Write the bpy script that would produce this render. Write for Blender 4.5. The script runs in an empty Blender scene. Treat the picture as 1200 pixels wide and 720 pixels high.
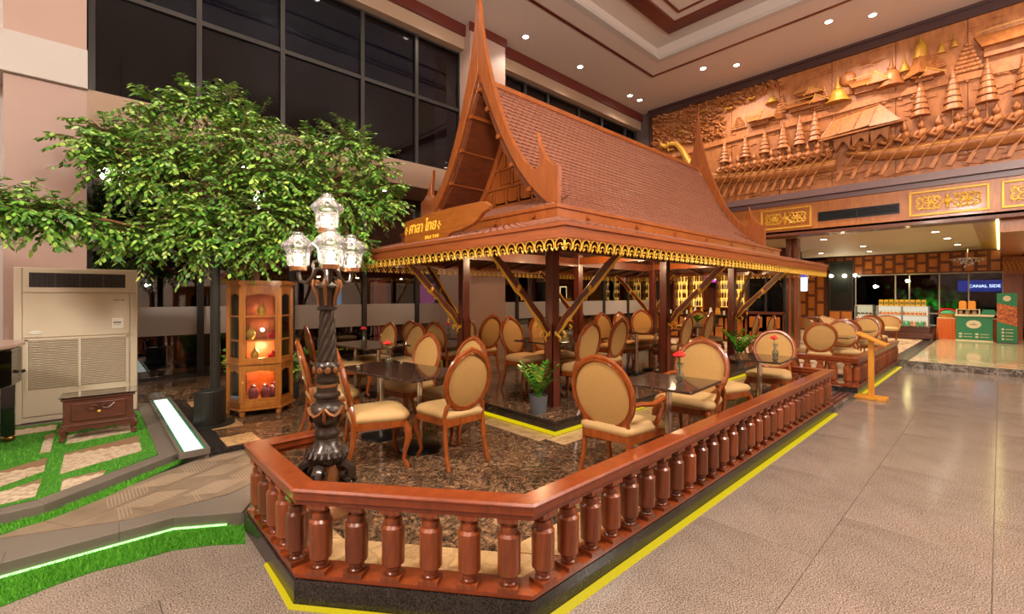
import bpy, bmesh, math, random
from math import sin, cos, pi, radians, sqrt, atan2
from mathutils import Vector, Matrix

sc = bpy.context.scene
COL = sc.collection
random.seed(7)

# ------------------------------------------------------------------ camera, world, exposure, big lights
cam_data = bpy.data.cameras.new('camera')
cam = bpy.data.objects.new('camera', cam_data)
COL.objects.link(cam)
cam.location = (0, 0, 1.62)
cam.rotation_euler = (pi/2, 0, radians(47.08) - pi/2)
cam_data.sensor_width = 36.0
cam_data.lens = 532/1200*36.0
cam_data.shift_y = -14/1200
cam_data.clip_start = 0.05
cam_data.clip_end = 200
sc.camera = cam

world = bpy.data.worlds.new('night')
sc.world = world
world.use_nodes = True
world.node_tree.nodes['Background'].inputs[0].default_value = (0.010, 0.012, 0.02, 1)
world.node_tree.nodes['Background'].inputs[1].default_value = 1.0
sc.view_settings.view_transform = 'Standard'
sc.view_settings.look = 'None'
sc.view_settings.exposure = 0.12
sc.view_settings.gamma = 1.0
sc.view_settings.use_curve_mapping = False
sc.cycles.use_denoising = True
sc.cycles.max_bounces = 7
sc.cycles.diffuse_bounces = 4
sc.cycles.glossy_bounces = 4
sc.cycles.transparent_max_bounces = 16
sc.cycles.caustics_reflective = False
sc.cycles.caustics_refractive = False
sc.cycles.sample_clamp_indirect = 6.0
sc.cycles.use_light_tree = True

def lamp(kind, loc, power, color=(1, .86, .7), size=.2, target=None, spot=130, blend=.6, sy=None):
    d = bpy.data.lights.new('lamp_light', kind)
    d.energy = power; d.color = color
    if kind == 'AREA':
        d.shape = 'RECTANGLE' if sy else 'DISK'
        d.size = size
        if sy: d.size_y = sy
    else:
        d.shadow_soft_size = size
    if kind == 'SPOT':
        d.spot_size = radians(spot); d.spot_blend = blend
    o = bpy.data.objects.new('lamp_light', d)
    COL.objects.link(o); o.location = loc
    if target is not None:
        v = Vector(target) - Vector(loc)
        o.rotation_euler = v.to_track_quat('-Z', 'Y').to_euler()
    return o

WARM = (1, .80, .62)
LIGHT_HALL = 1.0      # overall gain of the added chandeliers

# ------------------------------------------------------------------ helpers
def S(h):
    h = h.lstrip('#')
    r = []
    for i in (0, 2, 4):
        c = int(h[i:i+2], 16)/255
        r.append(c/12.92 if c <= .04045 else ((c+.055)/1.055)**2.4)
    return (*r, 1)

class MB:
    def __init__(s): s.v = []; s.f = []; s.m = []; s.s = []
    def add(s, vs, fs, mat=0, smooth=False, M=None):
        o = len(s.v)
        s.v += [tuple(M @ Vector(p)) for p in vs] if M is not None else [tuple(p) for p in vs]
        for f in fs:
            s.f.append([i+o for i in f]); s.m.append(mat); s.s.append(smooth)
        return s
    def box(s, x0, x1, y0, y1, z0, z1, mat=0, M=None):
        vs = [(x, y, z) for z in (z0, z1) for y in (y0, y1) for x in (x0, x1)]
        return s.add(vs, [(0, 2, 3, 1), (4, 5, 7, 6), (0, 1, 5, 4), (2, 6, 7, 3), (0, 4, 6, 2), (1, 3, 7, 5)], mat, False, M)
    def bar(s, a, b, w, h, mat=0, up=(0, 0, 1)):
        a = Vector(a); b = Vector(b); d = b-a; L = d.length; d.normalize()
        u = Vector(up)
        if abs(d.dot(u)) > .98: u = Vector((1, 0, 0))
        r = d.cross(u).normalized(); u = r.cross(d)
        M = Matrix((( r.x, d.x, u.x, a.x), (r.y, d.y, u.y, a.y), (r.z, d.z, u.z, a.z), (0, 0, 0, 1)))
        return s.box(-w/2, w/2, 0, L, -h/2, h/2, mat, M)
    def prism(s, poly, h0, h1, mat=0, M=None, axis='z'):
        n = len(poly)
        if axis == 'z': P = lambda p, h: (p[0], p[1], h)
        elif axis == 'x': P = lambda p, h: (h, p[0], p[1])
        else: P = lambda p, h: (p[0], h, p[1])
        vs = [P(p, h0) for p in poly] + [P(p, h1) for p in poly]
        fs = [list(range(n))[::-1], list(range(n, 2*n))] + [(i, (i+1) % n, n+(i+1) % n, n+i) for i in range(n)]
        return s.add(vs, fs, mat, False, M)
    def lathe(s, prof, seg=16, mat=0, smooth=True, M=None, c=(0, 0, 0), arc=None):
        vs = []; fs = []; n = len(prof)
        for k in range(seg):
            a = 2*pi*k/seg
            for (r, z) in prof: vs.append((c[0]+r*cos(a), c[1]+r*sin(a), c[2]+z))
        for k in range(seg):
            k2 = (k+1) % seg
            for i in range(n-1):
                fs.append((k*n+i, k2*n+i, k2*n+i+1, k*n+i+1))
        if prof[0][0] > .0005: fs.append([k*n for k in range(seg)][::-1])
        if prof[-1][0] > .0005: fs.append([k*n+n-1 for k in range(seg)])
        return s.add(vs, fs, mat, smooth, M)
    def tube(s, pts, rad, seg=8, mat=0, smooth=True, closed=False, flat=1.0, up=None, M=None):
        P = [Vector(p) for p in pts]; n = len(P)
        if not hasattr(rad, '__len__'): rad = [rad]*n
        vs = []; fs = []
        def tan(i):
            if closed: return (P[(i+1) % n]-P[(i-1) % n]).normalized()
            return (P[min(i+1, n-1)]-P[max(i-1, 0)]).normalized()
        t = tan(0)
        u = Vector(up) if up else (Vector((0, 0, 1)) if abs(t.z) < .9 else Vector((1, 0, 0)))
        for i in range(n):
            t = tan(i)
            if up: u = Vector(up)
            r = t.cross(u)
            if r.length < 1e-5: r = t.cross(Vector((.3, 1, .2)))
            r.normalize(); u2 = r.cross(t).normalized()
            if not up: u = u2
            for k in range(seg):
                a = 2*pi*k/seg
                vs.append(P[i] + (r*cos(a) + u2*sin(a)*flat)*rad[i])
        m = n if closed else n-1
        for i in range(m):
            j = (i+1) % n
            for k in range(seg):
                fs.append((i*seg+k, i*seg+(k+1) % seg, j*seg+(k+1) % seg, j*seg+k))
        if not closed:
            fs.append(list(range(seg))[::-1]); fs.append([(n-1)*seg+k for k in range(seg)])
        return s.add(vs, fs, mat, smooth, M)
    def ball(s, c, r, seg=10, rings=6, mat=0, M=None):
        if not hasattr(r, '__len__'): r = (r, r, r)
        vs = [(c[0], c[1], c[2]-r[2])]; fs = []
        for i in range(1, rings):
            t = pi*i/rings
            for k in range(seg):
                a = 2*pi*k/seg
                vs.append((c[0]+r[0]*sin(t)*cos(a), c[1]+r[1]*sin(t)*sin(a), c[2]-r[2]*cos(t)))
        vs.append((c[0], c[1], c[2]+r[2])); L = len(vs)-1
        for k in range(seg):
            fs.append((0, 1+(k+1) % seg, 1+k))
            for i in range(rings-2):
                a = 1+i*seg; b = a+seg
                fs.append((a+k, a+(k+1) % seg, b+(k+1) % seg, b+k))
            a = 1+(rings-2)*seg
            fs.append((a+k, a+(k+1) % seg, L))
        return s.add(vs, fs, mat, True, M)
    def sweep(s, path, sec, mat=0, smooth=False, closed=False):
        """path: 2D polyline in plan, sec: list of (offset to the left, z); mitred corners"""
        P = [Vector(p) for p in path]; n = len(P); m = len(sec); vs = []; fs = []
        for i in range(n):
            if closed: a = P[i]-P[i-1]; b = P[(i+1) % n]-P[i]
            else:
                a = P[i]-P[i-1] if i else P[1]-P[0]
                b = P[i+1]-P[i] if i < n-1 else a
            a = a.normalized(); b = b.normalized()
            na = Vector((-a.y, a.x)); nb = Vector((-b.y, b.x))
            k = (na+nb).normalized(); k = k/max(.2, k.dot(na))
            for (o, z) in sec:
                q = P[i]+k*o; vs.append((q.x, q.y, z))
        for i in range(n if closed else n-1):
            j = (i+1) % n
            for k in range(m):
                fs.append((i*m+k, j*m+k, j*m+(k+1) % m, i*m+(k+1) % m))
        if not closed:
            fs.append(list(range(m))); fs.append([(n-1)*m+k for k in range(m)][::-1])
        return s.add(vs, fs, mat, smooth)
    @staticmethod
    def mitred(path, sec):
        """one MB per straight run, mitred against its neighbours"""
        full = MB().sweep(path, sec); m = len(sec); out = []
        for i in range(len(path)-1):
            v = full.v[i*m:(i+2)*m]
            out.append(MB().add(v, [list(range(m)), list(range(m, 2*m))[::-1]]+[(k, m+k, m+(k+1) % m, (k+1) % m) for k in range(m)]))
        return out
    def mesh(s, name, mats, bevel=0, seg=2, recalc=True):
        me = bpy.data.meshes.new(name)
        me.from_pydata(s.v, [], s.f)
        if not isinstance(mats, (list, tuple)): mats = [mats]
        for m in mats: me.materials.append(m)
        me.polygons.foreach_set('material_index', s.m)
        me.polygons.foreach_set('use_smooth', s.s)
        if recalc or bevel:
            bm = bmesh.new(); bm.from_mesh(me)
            if recalc: bmesh.ops.recalc_face_normals(bm, faces=bm.faces)
            if bevel:
                es = [e for e in bm.edges if len(e.link_faces) == 2 and e.calc_face_angle(0) > .6]
                bmesh.ops.bevel(bm, geom=es, offset=bevel, segments=seg, profile=.5, affect='EDGES', clamp_overlap=True)
            if any(s.s):
                for e in bm.edges:
                    if len(e.link_faces) == 2 and e.calc_face_angle(0) > .75: e.smooth = False
            bm.to_mesh(me); bm.free()
        me.update()
        return me
    def build(s, name, mats, parent=None, bevel=0, seg=2, recalc=True, loc=None):
        return obj(name, s.mesh(name, mats, bevel, seg, recalc), parent, loc)

def obj(name, me, parent=None, loc=None):
    o = bpy.data.objects.new(name, me); COL.objects.link(o)
    if parent: o.parent = parent
    if loc: o.location = loc
    return o

def tag(o, label=None, cat=None, group=None, kind=None):
    if label: o['label'] = label
    if cat: o['category'] = cat
    if group: o['group'] = group
    if kind: o['kind'] = kind
    return o

def empty(name, loc=(0, 0, 0), rz=0, label=None, cat=None, group=None):
    o = bpy.data.objects.new(name, None); COL.objects.link(o)
    o.location = loc; o.rotation_euler = (0, 0, rz); o.empty_display_size = .1
    return tag(o, label, cat, group)

def kids(o): return [c for c in bpy.data.objects if c.parent == o]

def copy_thing(tmpl, loc, rz=0, label=None, group=None, scale=None):
    """tmpl: (root, [(part, [subparts])])"""
    root, parts = tmpl
    r = root.copy(); COL.objects.link(r); r.location = loc; r.rotation_euler = (0, 0, rz)
    if scale: r.scale = scale
    if label: r['label'] = label
    if group: r['group'] = group
    for p, subs in parts:
        c = p.copy(); COL.objects.link(c); c.parent = r
        for q in subs:
            d = q.copy(); COL.objects.link(d); d.parent = c
    return r

def struct(o): o['kind'] = 'structure'; return o

# ------------------------------------------------------------------ materials
MATS = {}
def newmat(name):
    m = bpy.data.materials.new(name); m.use_nodes = True
    nt = m.node_tree; b = nt.nodes['Principled BSDF']
    MATS[name] = m
    return m, nt, b

def setp(b, **k):
    for a, v in k.items():
        b.inputs[a.replace('_', ' ')].default_value = v

def pbr(name, color, rough=.5, metal=0, coat=0, spec=.5, emit=None, es=0, bump=0, bscale=200, var=0, vscale=6):
    m, nt, b = newmat(name)
    c = S(color) if isinstance(color, str) else color
    setp(b, Base_Color=c, Roughness=rough, Metallic=metal, Coat_Weight=coat, Specular_IOR_Level=spec)
    b.inputs['Coat Roughness'].default_value = .08
    if emit: setp(b, Emission_Color=S(emit), Emission_Strength=es)
    if var or bump:
        tc = nt.nodes.new('ShaderNodeTexCoord')
    if var:
        n = nt.nodes.new('ShaderNodeTexNoise'); n.inputs['Scale'].default_value = vscale; n.inputs['Detail'].default_value = 4
        nt.links.new(tc.outputs['Object'], n.inputs['Vector'])
        mx = nt.nodes.new('ShaderNodeMix'); mx.data_type = 'RGBA'
        mx.inputs[6].default_value = tuple(x*(1-var) for x in c[:3])+(1,)
        mx.inputs[7].default_value = tuple(min(1, x*(1+var)) for x in c[:3])+(1,)
        nt.links.new(n.outputs['Fac'], mx.inputs[0]); nt.links.new(mx.outputs[2], b.inputs['Base Color'])
    if bump:
        n2 = nt.nodes.new('ShaderNodeTexNoise'); n2.inputs['Scale'].default_value = bscale; n2.inputs['Detail'].default_value = 3
        nt.links.new(tc.outputs['Object'], n2.inputs['Vector'])
        bp = nt.nodes.new('ShaderNodeBump'); bp.inputs['Strength'].default_value = bump; bp.inputs['Distance'].default_value = .01
        nt.links.new(n2.outputs['Fac'], bp.inputs['Height']); nt.links.new(bp.outputs['Normal'], b.inputs['Normal'])
    return m

def wood(name, dark, light, rough=.3, coat=.3, stretch=(1, 1, 8), scale=5, rnd=0.0, bump=.05):
    """grain: noise squeezed across the board; stretch>1 along the axis that runs ACROSS the grain"""
    m, nt, b = newmat(name)
    tc = nt.nodes.new('ShaderNodeTexCoord'); mp = nt.nodes.new('ShaderNodeMapping')
    mp.inputs['Scale'].default_value = stretch
    nt.links.new(tc.outputs['Object'], mp.inputs['Vector'])
    n = nt.nodes.new('ShaderNodeTexNoise'); n.inputs['Scale'].default_value = scale; n.inputs['Detail'].default_value = 6; n.inputs['Distortion'].default_value = .6
    nt.links.new(mp.outputs['Vector'], n.inputs['Vector'])
    r = nt.nodes.new('ShaderNodeValToRGB')
    r.color_ramp.elements[0].position = .3; r.color_ramp.elements[0].color = S(dark)
    r.color_ramp.elements[1].position = .7; r.color_ramp.elements[1].color = S(light)
    nt.links.new(n.outputs['Fac'], r.inputs['Fac'])
    out = r.outputs['Color']
    if rnd:
        oi = nt.nodes.new('ShaderNodeObjectInfo')
        hs = nt.nodes.new('ShaderNodeHueSaturation')
        ma = nt.nodes.new('ShaderNodeMapRange'); ma.inputs['To Min'].default_value = 1-rnd; ma.inputs['To Max'].default_value = 1+rnd*.5
        nt.links.new(oi.outputs['Random'], ma.inputs['Value']); nt.links.new(ma.outputs['Result'], hs.inputs['Value'])
        nt.links.new(out, hs.inputs['Color']); out = hs.outputs['Color']
    nt.links.new(out, b.inputs['Base Color'])
    setp(b, Roughness=rough, Coat_Weight=coat); b.inputs['Coat Roughness'].default_value = .1
    bp = nt.nodes.new('ShaderNodeBump'); bp.inputs['Strength'].default_value = bump; bp.inputs['Distance'].default_value = .005
    nt.links.new(n.outputs['Fac'], bp.inputs['Height']); nt.links.new(bp.outputs['Normal'], b.inputs['Normal'])
    return m

def emis(name, color, strength):
    m, nt, b = newmat(name)
    setp(b, Base_Color=(0, 0, 0, 1), Emission_Color=S(color), Emission_Strength=strength, Roughness=.5)
    return m

def glass(name, tint=(1, 1, 1, 1), spec=1.0, rough=0.0, ior=1.5):
    """thin pane: transparent with a Fresnel reflection"""
    m, nt, b = newmat(name)
    nt.nodes.remove(b); out = nt.nodes['Material Output']
    t = nt.nodes.new('ShaderNodeBsdfTransparent'); t.inputs[0].default_value = tint
    g = nt.nodes.new('ShaderNodeBsdfGlossy'); g.inputs['Roughness'].default_value = rough
    f = nt.nodes.new('ShaderNodeFresnel'); f.inputs['IOR'].default_value = ior
    mu = nt.nodes.new('ShaderNodeMath'); mu.operation = 'MULTIPLY'; mu.inputs[1].default_value = spec; mu.use_clamp = True
    mx = nt.nodes.new('ShaderNodeMixShader')
    nt.links.new(f.outputs[0], mu.inputs[0]); nt.links.new(mu.outputs[0], mx.inputs[0])
    nt.links.new(t.outputs[0], mx.inputs[1]); nt.links.new(g.outputs[0], mx.inputs[2]); nt.links.new(mx.outputs[0], out.inputs[0])
    return m

def stone(name, cols, pos, scale=4, detail=8, dist=1.5, rough=.12, vein=None, vscale=3, fine=0, rnd=0, coat=0):
    m, nt, b = newmat(name)
    tc = nt.nodes.new('ShaderNodeTexCoord')
    n = nt.nodes.new('ShaderNodeTexNoise'); n.inputs['Scale'].default_value = scale; n.inputs['Detail'].default_value = detail
    n.inputs['Distortion'].default_value = dist; n.inputs['Roughness'].default_value = .65
    nt.links.new(tc.outputs['Object'], n.inputs['Vector'])
    r = nt.nodes.new('ShaderNodeValToRGB')
    e = r.color_ramp.elements
    while len(e) < len(cols): e.new(.5)
    for i, (c, p) in enumerate(zip(cols, pos)): e[i].position = p; e[i].color = S(c)
    nt.links.new(n.outputs['Fac'], r.inputs['Fac']); o = r.outputs['Color']
    if vein:
        v = nt.nodes.new('ShaderNodeTexVoronoi'); v.feature = 'DISTANCE_TO_EDGE'; v.inputs['Scale'].default_value = vscale
        n3 = nt.nodes.new('ShaderNodeTexNoise'); n3.inputs['Scale'].default_value = vscale*1.5; n3.inputs['Detail'].default_value = 5
        nt.links.new(tc.outputs['Object'], n3.inputs['Vector'])
        va = nt.nodes.new('ShaderNodeVectorMath'); va.operation = 'ADD'
        sc3 = nt.nodes.new('ShaderNodeVectorMath'); sc3.operation = 'SCALE'; sc3.inputs['Scale'].default_value = .5
        nt.links.new(n3.outputs['Color'], sc3.inputs[0]); nt.links.new(tc.outputs['Object'], va.inputs[0]); nt.links.new(sc3.outputs[0], va.inputs[1])
        nt.links.new(va.outputs[0], v.inputs['Vector'])
        rr = nt.nodes.new('ShaderNodeValToRGB'); rr.color_ramp.elements[0].position = 0; rr.color_ramp.elements[0].color = (1, 1, 1, 1)
        rr.color_ramp.elements[1].position = .06; rr.color_ramp.elements[1].color = (0, 0, 0, 1)
        nt.links.new(v.outputs['Distance'], rr.inputs['Fac'])
        m2 = nt.nodes.new('ShaderNodeMath'); m2.operation = 'MULTIPLY'
        nt.links.new(rr.outputs['Color'], m2.inputs[0]); nt.links.new(n3.outputs['Fac'], m2.inputs[1])
        mx = nt.nodes.new('ShaderNodeMix'); mx.data_type = 'RGBA'; mx.inputs[7].default_value = S(vein)
        nt.links.new(m2.outputs[0], mx.inputs[0]); nt.links.new(o, mx.inputs[6]); o = mx.outputs[2]
    if fine:
        n4 = nt.nodes.new('ShaderNodeTexNoise'); n4.inputs['Scale'].default_value = fine; n4.inputs['Detail'].default_value = 2
        nt.links.new(tc.outputs['Object'], n4.inputs['Vector'])
        rr = nt.nodes.new('ShaderNodeValToRGB'); rr.color_ramp.elements[0].position = .35; rr.color_ramp.elements[0].color = (.30, .28, .28, 1)
        rr.color_ramp.elements[1].position = .65; rr.color_ramp.elements[1].color = (1.65, 1.62, 1.6, 1)
        nt.links.new(n4.outputs['Fac'], rr.inputs['Fac'])
        mx = nt.nodes.new('ShaderNodeMix'); mx.data_type = 'RGBA'; mx.blend_type = 'MULTIPLY'; mx.inputs[0].default_value = 1
        nt.links.new(o, mx.inputs[6]); nt.links.new(rr.outputs['Color'], mx.inputs[7]); o = mx.outputs[2]
    if rnd:
        oi = nt.nodes.new('ShaderNodeObjectInfo'); hs = nt.nodes.new('ShaderNodeHueSaturation')
        ma = nt.nodes.new('ShaderNodeMapRange'); ma.inputs['To Min'].default_value = 1-rnd; ma.inputs['To Max'].default_value = 1+rnd
        nt.links.new(oi.outputs['Random'], ma.inputs['Value']); nt.links.new(ma.outputs['Result'], hs.inputs['Value'])
        nt.links.new(o, hs.inputs['Color']); o = hs.outputs['Color']
    nt.links.new(o, b.inputs['Base Color'])
    setp(b, Roughness=rough, Coat_Weight=coat)
    return m

WD = wood('rail_wood', '#7c3414', '#96441c', .28, .35, (3, 3, .6), 7, .18)
WDB = wood('baluster_wood', '#723419', '#924820', .3, .3, (6, 6, .8), 6, .45)
WCH = wood('chair_wood', '#7d3a14', '#9c4f1e', .22, .4, (4, 4, .8), 8)
WPOST = wood('post_wood', '#5e2c1c', '#74382a', .28, .3, (5, 5, .5), 5)
WBARGE = wood('bargeboard_wood', '#8a461a', '#a25824', .35, .2, (1, 5, .7), 5)
WLAT = wood('lattice_panel_wood', '#a85e22', '#c0742e', .35, .2, (6, 6, .6), 5, .12)
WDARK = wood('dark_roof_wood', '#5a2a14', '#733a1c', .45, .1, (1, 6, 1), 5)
WEAVE = wood('eave_wood', '#8a4420', '#a4562c', .35, .2, (.5, .5, 6), 5)
WPANEL = wood('panel_wood', '#8a4418', '#a2561f', .35, .2, (6, 6, .6), 5, .12)
WCAB = wood('cabinet_wood', '#94551c', '#b0702c', .3, .3, (5, 5, .7), 6)
WTEAK = wood('carved_teak', '#8c4f22', '#b06c36', .48, 0, (3, 3, 1.2), 4, .08, .35)
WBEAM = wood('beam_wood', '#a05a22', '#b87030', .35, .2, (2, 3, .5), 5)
WMAROON = pbr('maroon_trim', '#5a2018', .35, 0, .2)
WBROWN = wood('stand_wood', '#4a2416', '#5e3222', .35, .2, (1, 5, 4), 5)
WLECT = wood('lectern_wood', '#c8801c', '#dc962c', .4, .15, (4, 4, .7), 5)
GOLD = pbr('gold_paint', '#e6b440', .36, .2, 0, .5, bump=.15, bscale=60)
GOLDC = pbr('carved_gold', '#b8842a', .5, .25)
GOLDP = pbr('ornament_gold', '#d8a030', .4, .3)
FAB = pbr('tan_fabric', '#b98f52', .75, 0, 0, .3, bump=.35, bscale=500, var=.12, vscale=60)
FABS = pbr('seat_fabric', '#bd9862', .6, 0, 0, .4, bump=.15, bscale=300, var=.10, vscale=10)
CHROME = pbr('chrome', '#e8e4dc', .2, 1)
BLACK = pbr('black_metal', '#141312', .35, .3)
DGREY = pbr('dark_grey_metal', '#34332f', .35, .5)
EMP = stone('emperador_marble', ('#1a100b', '#3a271b', '#745238', '#c09a70'), (.34, .47, .58, .74), 6, 10, 3.4, .10, '#c8a880', 13, 0, .12)
TOPM = stone('table_marble', ('#1c1310', '#38261e', '#5c4434', '#866a52'), (.3, .48, .62, .85), 22, 8, 1.5, .07)
BEIGE = stone('beige_marble', ('#a88458', '#c09a6a', '#ccaa7c'), (.3, .5, .75), 5, 8, 1.5, .15, '#8e6a44', 3, 0, .10)
GRAN = stone('black_granite', ('#1e1b19', '#2c2825', '#383330'), (.3, .5, .7), 3, 6, 1, .22, None, 3, 90)
FLOORM = stone('hall_granite', ('#7a6c60', '#86786c', '#928276'), (.3, .5, .75), 1.3, 6, 1.2, .15, None, 3, 130, .05)
HALL2 = stone('cream_marble', ('#a9936a', '#c4b088', '#d2c29c'), (.3, .5, .75), 2.2, 8, 2, .08, '#8f7a52', 1.6, 0, .05)
STEPM = stone('step_marble', ('#3a322c', '#5c5248', '#8c8074'), (.3, .5, .75), 4, 8, 3, .12, '#c8c0b4', 4)
CARPET = stone('carpet', ('#5c2a30', '#b09070', '#c0a482', '#7a5a48'), (.36, .42, .6, .66), 2.4, 2, 1.5, .9)
WALK = stone('walkway_tile', ('#76634f', '#83705b', '#8d7a65'), (.3, .5, .7), 5, 8, .6, .35, None, 3, 0, .03)
CURBG = pbr('curb_stone', '#6f655a', .4, 0, 0, .5, var=.06)
PINK = pbr('pink_stone', '#a88a7c', .45, 0, 0, .4, var=.06, vscale=3)
LBEAM = pbr('pale_plaster', '#b2a8a0', .55, var=.04, vscale=2)
TANST = pbr('tan_stone', '#9c8068', .6, var=.12, vscale=40, bump=.2, bscale=60)
CEIL = pbr('ceiling_paint', '#c4b4a8', .6, var=.02)
CEIL2 = pbr('pale_ceiling', '#cabda2', .6)
MULL = pbr('window_metal', '#383431', .4, .4)
NIGHTG = glass('night_glass', (.5, .5, .55, 1), .85)
LOWG = glass('reflective_glass', (.6, .6, .62, 1), 4.0)
CLEAR = glass('clear_glass', (.95, .97, .96, 1), 1.0)
LAMPG = glass('lamp_glass', (.90, .90, .87, 1), 2.2, .06)
def frost_glass(m, f):
    nt = m.node_tree; out = nt.nodes['Material Output']; src = out.inputs[0].links[0].from_socket
    t = nt.nodes.new('ShaderNodeBsdfTranslucent'); t.inputs[0].default_value = (.9, .88, .84, 1)
    mx = nt.nodes.new('ShaderNodeMixShader'); mx.inputs[0].default_value = f
    nt.links.new(src, mx.inputs[1]); nt.links.new(t.outputs[0], mx.inputs[2]); nt.links.new(mx.outputs[0], out.inputs[0])
frost_glass(LAMPG, .05)
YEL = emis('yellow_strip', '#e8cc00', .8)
GREENLED = emis('green_led', '#8aff78', 4.5)
WHITELED = emis('white_led', '#eaf6ee', 1.25)
BULB = emis('bulb', '#fff0d8', 30)
DOWN = emis('downlight', '#fff2e0', 25)
TILEM = pbr('roof_tile', '#a06a54', .30, 0, .3, .5, var=.14, vscale=9)
TURF = pbr('turf', '#4fa01c', .8, var=.25, vscale=30)
TURFD = pbr('turf_backing', '#3a7a16', .9, var=.2, vscale=40)
# ------------------------------------------------------------------ the room
fl = struct(MB().box(-6, 23, -7, 9.4, -.12, -.012).build('floor', pbr('floor_joint', '#6a5a50', .6)))
slab_me = MB().box(-.748, .748, -.3735, .3735, -.02, 0).mesh('floor_slab', FLOORM)
for i in range(-3, 10):
    for j in range(-7, 6):
        cx = .27 + 1.5*i + (.75 if j % 2 else 0); cy = .405 + .75*j
        if cx > 14.0 or (cx > 2.0 and cy > 1.6) or cy > 4.3: continue
        obj('floor_slab', slab_me, fl, (cx, cy, 0))
# back and side walls behind the viewer
struct(MB().box(-6.2, -6, -7, 9.4, -.1, 7.7).build('wall_left', PINK))
struct(MB().box(-6.2, 23, -7.2, -7, -.1, 7.7).build('wall_front', pbr('plain_wall', '#b09a88', .6)))

# ceiling with the raised coffer
c = MB()
X0, X1, Y0, Y1, Z = -3.0, 10.74, -5.0, 6.04, 7.6
c.box(-6, X0, -7, 9.4, Z, Z+.1).box(X1, 13.6, -7, 9.4, Z, Z+.1).box(X0, X1, -7, Y0, Z, Z+.1).box(X0, X1, Y1, 9.4, Z, Z+.1)
c.box(X0-.02, X1+.02, Y0-.02, Y1+.02, 8.0, 8.1)
c.box(X0-.1, X0, Y0, Y1, Z+.1, 8.0).box(X1, X1+.1, Y0, Y1, Z+.1, 8.0).box(X0, X1, Y0-.1, Y0, Z+.1, 8.0).box(X0, X1, Y1, Y1+.1, Z+.1, 8.0)
ceil = struct(c.build('ceiling', CEIL))
t = MB()
def ring(t, x0, x1, y0, y1, w, z0, z1):
    t.box(x0, x1, y1-w, y1, z0, z1).box(x0, x1, y0, y0+w, z0, z1).box(x0, x0+w, y0+w, y1-w, z0, z1).box(x1-w, x1, y0+w, y1-w, z0, z1)
ring(t, X0-.6, 11.30, Y0-.6, 6.50, .07, 7.585, 7.601)
ring(t, -2.5, 10.27, -4.5, 5.47, .32, 7.94, 8.001)
ring(t, -1.9, 9.72, -3.9, 4.95, .06, 7.98, 8.001)
struct(t.build('trim_1', WMAROON))
t = MB(); ring(t, X0-.0, X1+.0, Y0, Y1, .16, 7.60, 7.68); struct(t.build('trim_2', LBEAM))
# window wall: pillars, beam, cornice
for nm, x0, x1 in (('wall_pillar_near', -.74, -.03), ('wall_pillar', 6.1, 7.13)):
    w = struct(MB().box(x0, x1, 7.9, 9.3, 0, 7.6).build(nm, PINK))
    MB().box(x0-.02, x1+.02, 7.86, 7.92, 7.42, 7.6).build('capital_band', WMAROON, w)
struct(MB().box(-6, -.02, 7.82, 8.6, 4.22, 4.70).build('trim_3', LBEAM))
struct(MB().box(-6, -.76, 8.5, 8.6, 0, 7.6).build('wall_back_left', pbr('white_wall', '#cfc8c0', .5)))
struct(MB().box(-.03, 13.4, 7.9, 9.1, 3.77, 4.24).build('trim_4', TANST))
struct(MB().box(-.03, 13.4, 8.12, 8.5, 7.08, 7.36).build('trim_5', TANST))
struct(MB().box(-.03, 13.4, 8.06, 8.5, 7.36, 7.6).build('trim_6', WMAROON))
def glazing(name, xs, zs, y, th, x_end, z0, z1, frost=None, gl=None):
    f = MB()
    for x in xs: f.box(x-th/2, x+th/2, y-.06, y+.04, z0, z1)
    for z in zs: f.box(xs[0], xs[-1], y-.05, y+.03, z-th/2, z+th/2)
    w = struct(f.build(name, MULL))
    for i in range(len(xs)-1):
        for j in range(len(zs)-1):
            MB().box(xs[i]+th/2, xs[i+1]-th/2, y-.008, y+.004, zs[j]+th/2, zs[j+1]-th/2).build('pane', gl or NIGHTG, w)
        if frost:
            MB().box(xs[i]+th/2+.002, xs[i+1]-th/2-.002, y-.013, y-.0085, frost[0], frost[1]).build('frosted_band', FROST, w)
    return w
FROST = pbr('frosted_film', '#aaa098', .4)
glazing('window_1', [.02, 1.22, 2.40, 3.82, 5.0, 6.12], [4.28, 5.78, 7.08], 8.35, .07, 6.1, 4.24, 7.1)
glazing('window_2', [7.15, 8.19, 9.05, 10.37, 11.48, 12.75, 13.35], [4.28, 5.78, 7.08], 8.35, .07, 13.4, 4.24, 7.1)
glazing('window_3', [-.02, 1.35, 2.78, 4.21, 5.47, 7.13, 8.62, 9.9, 11.3, 12.66, 14.1, 16.2], [.28, 3.75], 9.1, .09, 16, .25, 3.77, (.97, 1.43), LOWG)
struct(MB().box(-.03, 16.9, 7.95, 9.3, .0, .27).build('baseboard_back', EMP))
# dark outdoors behind the glass
struct(MB().box(-8, 30, 14.8, 15, -.5, 9).build('wall_outdoors_night', pbr('night_wall', '#0b0c10', .9)))
struct(MB().box(-8, 30, 9.35, 14.8, -.5, -.1).build('floor_outdoors', pbr('night_ground', '#15130f', .8)))

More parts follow.
